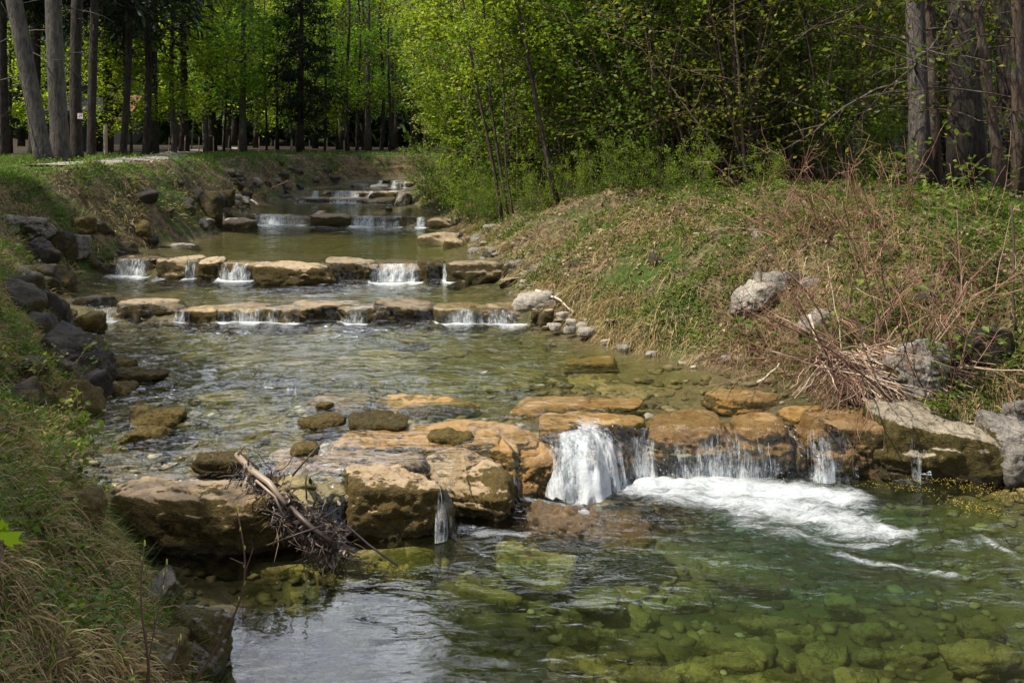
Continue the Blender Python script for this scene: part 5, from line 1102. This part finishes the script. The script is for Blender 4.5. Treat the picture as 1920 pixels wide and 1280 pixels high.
# ------------------------------------------------------------------ driftwood jam in the near weir
def driftwood():
    r = np.random.RandomState(51); mb = MB()
    a = np.array(D(440, 850, 6.05)); b = np.array(D(545, 960, 5.72)); c = np.array(D(640, 1020, 5.72))
    def pt(f): return a * (1 - f) ** 2 + 2 * b * f * (1 - f) + c * f ** 2
    mb.tube(np.array([D(444, 852, 6.1), D(470, 880, 5.95), D(505, 905, 5.75), D(535, 945, 5.66)]), np.array([.020, .022, .02, .014]), 7, .75, rough=.1)
    mb.tube(np.array([D(480, 900, 5.75), D(515, 930, 5.66), D(530, 965, 5.64)]), .008, 5, .8); mb.tube(np.array([D(545, 952, 5.7), D(580, 985, 5.64), D(620, 1015, 5.6)]), .016, 6, .25, rough=.1)
    mb.tube(np.array([D(500, 1022, 5.5), D(560, 1000, 5.55), D(605, 985, 5.6)]), .006, 5, .3); mb.tube(np.array([D(650, 985, 5.6), D(690, 1020, 5.45), D(745, 1060, 5.25)]), .007, 5, .2)
    mb.tube(np.array([D(548, 892, 6.0), D(575, 860, 6.05), D(610, 822, 6.1)]), np.array([.008, .006, .003]), 5, .2); mb.tube(np.array([D(485, 880, 5.9), D(465, 860, 5.95), D(458, 835, 6.0)]), np.array([.006, .005, .002]), 5, .2); mb.tube(np.array([D(575, 935, 5.75), D(573, 905, 5.8), D(575, 888, 5.8)]), .006, 5, .2)
    for i in range(360):
        f = r.rand() ** .7; p = pt(f) + np.array([r.normal(0, .05), r.normal(0, .05), r.uniform(-.12, .04)]); p[2] = max(p[2], .0)
        mb.tube(branch_pts(r, p, (r.normal(.2, .6), r.normal(-.2, .5), r.normal(-.6, .7)), r.uniform(.04, .24), 5, .5), r.uniform(.002, .006) * np.linspace(1, .5, 5), 4, r.rand() ** 2 * .8)
    n = 340; f = r.rand(n) ** .6; C = np.array([pt(k) for k in f]) + r.normal(0, .06, (n, 3)); C[:, 2] = np.maximum(C[:, 2] - .03, .01)
    V, Fc = leaves_np(C, r.normal(0, 1, (n, 3)), r.normal(0, 1, (n, 3)) + np.array([0, 0, -1]), r.uniform(.02, .07, n), .5, .5, True); mb.add(V, Fc, np.repeat(r.rand(n) * .5, 7))
    g = G('wet_driftwood'); col = g.ramp(g.attr('rnd'), [(0, (.022, .014, .010)), (.5, (.085, .055, .038)), (1, (.36, .28, .20))]); m = g.fin(g.bsdf(col, .45, None, .5))
    tag(mb.build('driftwood_jam', m, None, True), 'tangled jam of wet twigs and leaves wedged beside the large flat-topped block', 'driftwood')
driftwood()

# ------------------------------------------------------------------ near left saplings and seedling
def bare(u0, u1, v1, d, label, r0, seed, kinks=(), buds=5, v0=1310):
    z0 = CZ - (v0 - VH) / F * d; t = np.linspace(0, 1, 12); r = np.random.RandomState(seed); us_ = u0 + (u1 - u0) * t + sum(k * np.sin(t * math.pi * (i + 1)) for i, k in enumerate(kinks)); vs = v0 + (v1 - v0) * t
    pts = np.array([D(a, b, d) for a, b in zip(us_, vs)]); pts[:, 1] += .03 * np.sin(t * 5 + seed)
    base = pts[0]; root = tag(empty('bare_sapling', tuple(base)), label, 'sapling', 'bare budding saplings at the lower left'); pts = pts - base
    g_ = gz(base[0], base[1]) - base[2]; pts = np.concatenate([[pts[0] + np.array([.0, .0, min(g_, -.02) - .03])], pts])
    mb = MB(); mb.tube(pts, r0 * np.linspace(1, .45, 13), 7, .1); 
    for i in range(3):
        p, d_ = at_t(pts, r.uniform(.35, .8)); mb.tube(branch_pts(r, p, d_ + r.normal(0, .5, 3), r.uniform(.05, .16), 4, .2), r0 * .5 * np.linspace(1, .4, 4), 5, .2)
    mb.build('stem', M['bud_stem'], root, True)
    U, Fc = ico(2)
    for i in range(buds):
        p, d_ = at_t(pts, 1 - i * .085); b = MB(); b.add(U * np.array([.0035, .0035, .010 if i else .014]) + p + np.array([.003 * (-1) ** i, 0, .006]), Fc, r.rand()); b.build('bud', M['bud'], root, True)
M['bud_stem'] = plain_var('bud_stem', [(0, (.085, .045, .035)), (1, (.22, .15, .10))], .6)
M['bud'] = plain_var('yellow_bud', [(0, (.30, .30, .05)), (1, (.45, .42, .10))], .6)
bare(345, 446, 958, 3.7, 'curved bare sapling with yellow buds rising in front of the large block', .0058, 1, (52, -6), 6)
bare(272, 266, 1025, 3.5, 'upright dark bare sapling at the lower left before the grey rocks', .0062, 2, (6, 4), 2)
bare(272, 306, 1062, 3.6, 'thin tan sapling slanting beside the upright dark one', .004, 3, (2, 0), 3)
bare(295, 335, 1200, 3.4, 'short bare sapling crossing the lower end of the curved one', .004, 4, (4, 0), 2)
def maple():
    base = D(-12, 1075, 3.3); x, y, z = base; zg = gz(x, y); root = tag(empty('maple_seedling', (x, y, zg)), 'bright yellow green lobed leaf of a seedling at the left edge', 'plant')
    tip = np.array(D(6, 1012, 3.25)) - np.array([x, y, zg]); mb = MB(); mb.tube(np.array([[0, 0, -.05], [tip[0] * .3, tip[1] * .4, tip[2] * .55], tip]), .003, 6, .5); mb.build('stem', M['bud_stem'], root, True)
    def lobed(c, s, rot, tilt):
        pts = []
        for i, (an, ra) in enumerate(((-100, .25), (-70, .55), (-52, .38), (-30, .92), (-22, .62), (-12, .70), (0, 1.1), (12, .70), (22, .62), (30, .92), (52, .38), (70, .55), (100, .25))):
            a = math.radians(an) * 1.25 + rot; pts.append((math.sin(a) * ra * s, -.10 * ra * s * abs(math.sin(a)), math.cos(a) * ra * s))
        V = np.array([(0, .0, 0)] + pts); ct, st = math.cos(tilt), math.sin(tilt); V = V @ np.array([[1, 0, 0], [0, ct, st], [0, -st, ct]]); return V + c, np.array([(0, i, i + 1) for i in range(1, 13)])
    for k, (dx, dz, s, ro, ti) in enumerate(((0, 0, .095, 1.0, .5), (-.05, .03, .06, -.6, .7), (.012, .05, .045, .1, .4))):
        b = MB(); V, Fc = lobed(tip + np.array([dx, -.01 * k, dz]), s, ro, ti); b.add(V, Fc, .45); b.build('leaf', M['leaf_yel'], root)
maple()
for i, (u, v, d, h, n, lb, lf) in enumerate(((120, 770, 6.6, .5, 8, 'leafy bramble spilling over the left bank by the dark boulder', 'herb'), (150, 740, 7.2, .5, 7, 'leafy bramble beside the dark diagonal boulder', 'herb'), (60, 660, 7.6, .5, 8, 'green bramble above the dark diagonal boulder', 'herb'), (60, 880, 5.2, .45, 8, 'trailing bramble low on the near left bank', 'herb'), (150, 860, 5.9, .4, 8, 'bramble above the large flat-topped block', 'herb'))):
    x, y, _ = D(u, v, d); x = min(x, float(xl(y)) - .1); bush('bramble', (x, y, gz(x, y)), h, n, 1.2, 160, lf, .045, lb, 'plant', 'brambles of the left bank', 140 + i, 'drytwig', (.6, -.2), .005, .12, start=.2, twigs=6, rich=True, sp=.03)
# ------------------------------------------------------------------ grass, litter and ground cover (uncountable)
def spots(n, side, amax, y0, y1, seed, pw=1.6):
    r = np.random.RandomState(seed); t = r.rand(n * 3); y = (y0 ** (1 - pw) + t * (y1 ** (1 - pw) - y0 ** (1 - pw))) ** (1 / (1 - pw))
    a = amax(y) * r.rand(n * 3) ** .9; x = (xl(y) - a) if side < 0 else (xr(y) + a)
    k = (np.abs(x) < .64 * y + .3); return x[k][:n], y[k][:n], a[k][:n], r
def tufts(n, side, amax, y0, y1, seed, fn, per=26, L=(.10, .26), w0=.0032, droop=(.2, .9), mid=None, splay=.75, down=.35):
    """fn(x, y, a) -> chance 0..1 that a tuft grows there"""
    x, y, a, r = spots(n, side, amax, y0, y1, seed); k = r.rand(len(x)) < fn(x, y, a); x, y = x[k], y[k]; n = len(x)
    dp = np.hypot((x[:, None] - PATHC[None, ::3, 0]), (y[:, None] - PATHC[None, ::3, 1])).min(1); k = dp > 1.0; x, y = x[k], y[k]; n = len(x)
    rad = .05 + .004 * y; B = np.stack([np.repeat(x, per), np.repeat(y, per)], -1) + r.normal(0, 1, (n * per, 2)) * np.repeat(rad, per)[:, None]
    off = (B - np.stack([np.repeat(x, per), np.repeat(y, per)], -1)) / np.repeat(rad, per)[:, None]
    z = height(B[:, 0], B[:, 1]) - .012; e = .05
    gx = (height(B[:, 0] + e, B[:, 1]) - z - .012) / e; gy = (height(B[:, 0], B[:, 1] + e) - z - .012) / e
    gx, gy = np.clip(gx, -1.2, 1.2), np.clip(gy, -1.2, 1.2)
    lean = np.repeat(r.normal(0, .25, (n, 2)), per, 0)
    d = np.stack([off[:, 0] * splay * .5 + lean[:, 0] - gx * down + r.normal(0, .2, n * per), off[:, 1] * splay * .5 + lean[:, 1] - gy * down + r.normal(0, .2, n * per), np.ones(n * per)], -1)
    sc = np.repeat(r.uniform(.6, 1.25, n) * (.85 + .012 * y), per)
    Ls = r.uniform(L[0], L[1], n * per) * sc; W = w0 * (.55 + .10 * np.repeat(y, per)) * r.uniform(.6, 1.3, n * per)
    dr = r.uniform(droop[0], droop[1], n * per)
    V, q, t3 = blades_np(np.stack([B[:, 0], B[:, 1], z], -1), d, Ls, W, dr, seed)
    tone = np.clip(np.repeat(np.repeat(r.uniform(.2, .8, n), per) + r.normal(0, .15, n * per), 7), 0, 1)
    return V, q, t3, tone
def join(lst):
    Vs, qs, ts, at, o = [], [], [], [], 0
    for V, q, t, a in lst: Vs.append(V); qs.append(q + o); ts.append(t + o); at.append(a); o += len(V)
    return np.concatenate(Vs), [np.concatenate(qs), np.concatenate(ts)], np.concatenate(at)
pz = lambda x, y, s, a, b, seed=0: sstep(a, b, n2(x, y, s, 3, seed))
aL = lambda y: np.interp(y, [3, 6, 10, 16, 30], [1.6, 1.8, 2.4, 4.6, 5.0]); aR = lambda y: np.interp(y, [6, 9, 14, 30], [2.2, 4.0, 5.0, 5.0])
top = lambda x, y: sstep(-.35, -.05, height(x, y) - ztopl(y))
green = [tufts(3800, -1, aL, 3.0, 34, 1, lambda x, y, a: np.clip(.12 + .8 * pz(x, y, .9, -.05, .3, 41) + 1.0 * top(x, y) * (y > 9), 0, 1) * (a > .12) * (1 - .75 * (y < 6.5)), 22, (.10, .26), .0055),
         tufts(3600, -1, lambda y: 6 + 0 * y, 14, 36, 2, lambda x, y, a: .9 * top(x, y), 18, (.08, .20), .006),
         tufts(2600, 1, aR, 6.5, 30, 3, lambda x, y, a: np.clip(.16 + 1.0 * pz(x, y, .8, .0, .40, 43) * sstep(2.6, .9, a) + .8 * sstep(2.6, 3.6, a), 0, 1) * (a > .25), 22, (.09, .24), .0055),
         tufts(1100, -1, lambda y: 1.3 + 0 * y, 3.0, 7.5, 9, lambda x, y, a: .7 * pz(x, y, 1.6, -.1, .3, 51), 9, (.06, .17), .012, (.2, 1.0), splay=1.5),
         tufts(90, -1, lambda y: .3 + .3 * (y < 9), 4.2, 8, 8, lambda x, y, a: .8 + 0 * x, 40, (.15, .3), .003, (.1, .6))]
V, Fs, at = join(green); tag(link('grass', mesh('grass', V, Fs, M['grass'], {'rnd': at})), 'fresh green grass growing in tufts on both banks', 'grass', kind='stuff')
dry = [tufts(3600, -1, aL, 3.0, 33, 11, lambda x, y, a: np.clip(.85 - .7 * pz(x, y, .9, .1, .4, 41) - .8 * top(x, y) * (y > 9), .03, 1) * (a > .1), 20, (.10, .25), .006, (.5, 1.6), splay=1.4, down=.55),
       tufts(2600, 1, aR, 6.6, 28, 12, lambda x, y, a: np.clip(.32 + .6 * pz(x, y, 1.1, .0, .35, 44), 0, 1) * (a > .15), 20, (.12, .36), .0055, (.6, 1.6), splay=1.4, down=.6),
       tufts(620, 1, lambda y: aR(y) * .8, 7.0, 14, 15, lambda x, y, a: .6 * pz(x, y, 1.4, -.15, .3, 52) * (a > .3), 34, (.18, .40), .0055, (.7, 1.7), splay=1.7, down=.7),
       tufts(420, 1, lambda y: .75 + 0 * y, 7.4, 13, 13, lambda x, y, a: .5 + .5 * pz(x, y, 1.5, -.1, .3, 45), 30, (.16, .36), .0045, (.8, 1.7), splay=1.2, down=1.1),
       tufts(260, -1, lambda y: .9 + 0 * y, 3.2, 5.4, 14, lambda x, y, a: .8 + 0 * x, 26, (.10, .24), .0085, (.6, 1.7), splay=1.1, down=1.1)]
V, Fs, at = join(dry); tag(link('dry_grass', mesh('dry_grass', V, Fs, M['drygrass'], {'rnd': at})), 'tan withered grass hanging down the slopes of both banks', 'grass', kind='stuff')
# fallen leaves
def litter(n, side, amax, y0, y1, seed, fn):
    x, y, a, r = spots(n, side, amax, y0, y1, seed, 1.4); k = r.rand(len(x)) < fn(x, y, a); x, y = x[k], y[k]; n = len(x)
    C = np.stack([x, y, height(x, y) + r.uniform(.004, .03, n)], -1); V, Fc = leaves_np(C, r.normal(0, .45, (n, 3)) + np.array([0, 0, 1]), r.normal(0, 1, (n, 3)), r.uniform(.03, .085, n) * (.8 + .02 * y), .6, .6); return V, Fc, np.repeat(r.rand(n), 4)
a1 = litter(20000, 1, lambda y: aR(y) + 2, 6.5, 26, 61, lambda x, y, a: np.clip(.35 + .9 * pz(x, y, .7, -.1, .3, 46), 0, 1) * (a > .2)); a2 = litter(9000, -1, aL, 3, 22, 62, lambda x, y, a: np.clip(.2 + .8 * pz(x, y, .9, -.1, .3, 47), 0, 1) * (a > .1))
tag(link('leaf_litter', mesh('leaf_litter', np.concatenate([a1[0], a2[0]]), [a1[1], a2[1] + len(a1[0])], M['litter'], {'rnd': np.concatenate([a1[2], a2[2]])})), 'brown fallen leaves strewn over the bank slopes', 'leaf litter', kind='stuff')
# low herbs
def herbs(n, side, amax, y0, y1, seed, fn, per=16):
    x, y, a, r = spots(n, side, amax, y0, y1, seed, 1.5); k = r.rand(len(x)) < fn(x, y, a); x, y = x[k], y[k]; n = len(x); s = .045 + .0035 * y
    C = np.repeat(np.stack([x, y, 0 * x], -1), per, 0) + r.normal(0, 1, (n * per, 3)) * np.repeat(s, per)[:, None] * np.array([1, 1, 0]); C[:, 2] = height(C[:, 0], C[:, 1]) + np.abs(r.normal(.03, .05, n * per))
    V, Fc = leaves_np(C, r.normal(0, .5, (n * per, 3)) + np.array([0, 0, .9]), r.normal(0, 1, (n * per, 3)), r.uniform(.02, .05, n * per) * (.75 + .03 * C[:, 1]), .7, .3); return V, Fc, np.clip(np.repeat(np.repeat(r.uniform(.2, .8, n), per) + r.normal(0, .15, n * per), 4), 0, 1)
b1 = herbs(6500, 1, lambda y: aR(y) + 1.5, 6.6, 30, 71, lambda x, y, a: np.clip(.26 + .9 * pz(x, y, .6, -.05, .3, 48) + .3 * sstep(2.2, 3.4, a), 0, 1) * (a > .25)); b2 = herbs(3400, -1, aL, 3, 26, 72, lambda x, y, a: np.clip(.18 + .7 * pz(x, y, 1.0, .0, .35, 49), 0, 1) * (a > .15))
tag(link('ground_cover', mesh('ground_cover', np.concatenate([b1[0], b2[0]]), [b1[1], b2[1] + len(b1[0])], M['herb'], {'rnd': np.concatenate([b1[2], b2[2]])})), 'low leafy herbs creeping over the bank slopes', 'ground cover', kind='stuff')

# ------------------------------------------------------------------ sky, sun, camera
SUN = Vector((-.52, -.18, .83)).normalized()
w = bpy.data.worlds.new('World'); SC.world = w; w.use_nodes = True; nt = w.node_tree
sky = nt.nodes.new('ShaderNodeTexSky'); sky.sky_type = 'NISHITA'; sky.sun_disc = False
sky.sun_elevation = math.asin(SUN.z); sky.sun_rotation = math.atan2(SUN.x, SUN.y); sky.dust_density = 2.0; sky.air_density = 1.0
def wn(t, ins=None, **kw):
    nd = nt.nodes.new('ShaderNode' + t)
    for k_, v_ in kw.items(): setattr(nd, k_, v_)
    for k_, v_ in (ins or {}).items():
        if hasattr(v_, 'is_output'): nt.links.new(v_, nd.inputs[k_])
        else: nd.inputs[k_].default_value = v_
    return nd
sp = wn('SeparateXYZ', {0: wn('TexCoord').outputs['Generated']}); zz = wn('Math', {0: sp.outputs[2], 1: .12}, operation='ADD').outputs[0]
zz = wn('Math', {0: zz, 1: .05}, operation='MAXIMUM').outputs[0]
pr = wn('CombineXYZ', {0: wn('Math', {0: sp.outputs[0], 1: zz}, operation='DIVIDE').outputs[0], 1: wn('Math', {0: sp.outputs[1], 1: zz}, operation='DIVIDE').outputs[0], 2: .3}).outputs[0]
nz_ = wn('TexNoise', {'Vector': pr, 'Scale': 1.1, 'Detail': 7, 'Roughness': .6, 'Distortion': .4}).outputs['Fac']
cm = wn('MapRange', {'Value': nz_, 'From Min': .42, 'From Max': .60}, interpolation_type='SMOOTHSTEP').outputs[0]
north = wn('MapRange', {'Value': sp.outputs[1], 'From Min': .15, 'From Max': .65}, interpolation_type='SMOOTHSTEP').outputs[0]
cv = wn('MixRGB', {0: north, 1: (6.5, 6.8, 7.4, 1), 2: (31.0, 32.4, 35.4, 1)}).outputs[0]
mx = wn('MixRGB', {0: cm, 1: sky.outputs[0], 2: cv})
bg = nt.nodes['Background']; nt.links.new(mx.outputs[0], bg.inputs[0]); bg.inputs[1].default_value = .092
L = bpy.data.lights.new('sun', 'SUN'); L.energy = 4.6; L.angle = math.radians(.6); L.color = (1, .93, .81)
lo = bpy.data.objects.new('sun', L); COL.objects.link(lo); lo.rotation_euler = SUN.to_track_quat('Z', 'Y').to_euler(); lo.location = (-8, 0, 20)
cam = bpy.data.cameras.new('camera'); co = bpy.data.objects.new('camera', cam); COL.objects.link(co)
co.location = (0, 0, CZ); co.rotation_euler = (math.pi / 2, 0, 0); cam.sensor_width = 36; cam.lens = F / 1920 * 36; cam.shift_y = -(640 - VH) / 1920
cam.clip_start = .1; cam.clip_end = 600; SC.camera = co
SC.view_settings.view_transform = 'Standard'; SC.view_settings.look = 'None'; SC.view_settings.exposure = 0.75; SC.view_settings.gamma = 1
c = SC.cycles; c.max_bounces = 7; c.diffuse_bounces = 3; c.glossy_bounces = 3; c.transmission_bounces = 4; c.transparent_max_bounces = 10; c.sample_clamp_indirect = 8
c.caustics_reflective = False; c.caustics_refractive = False
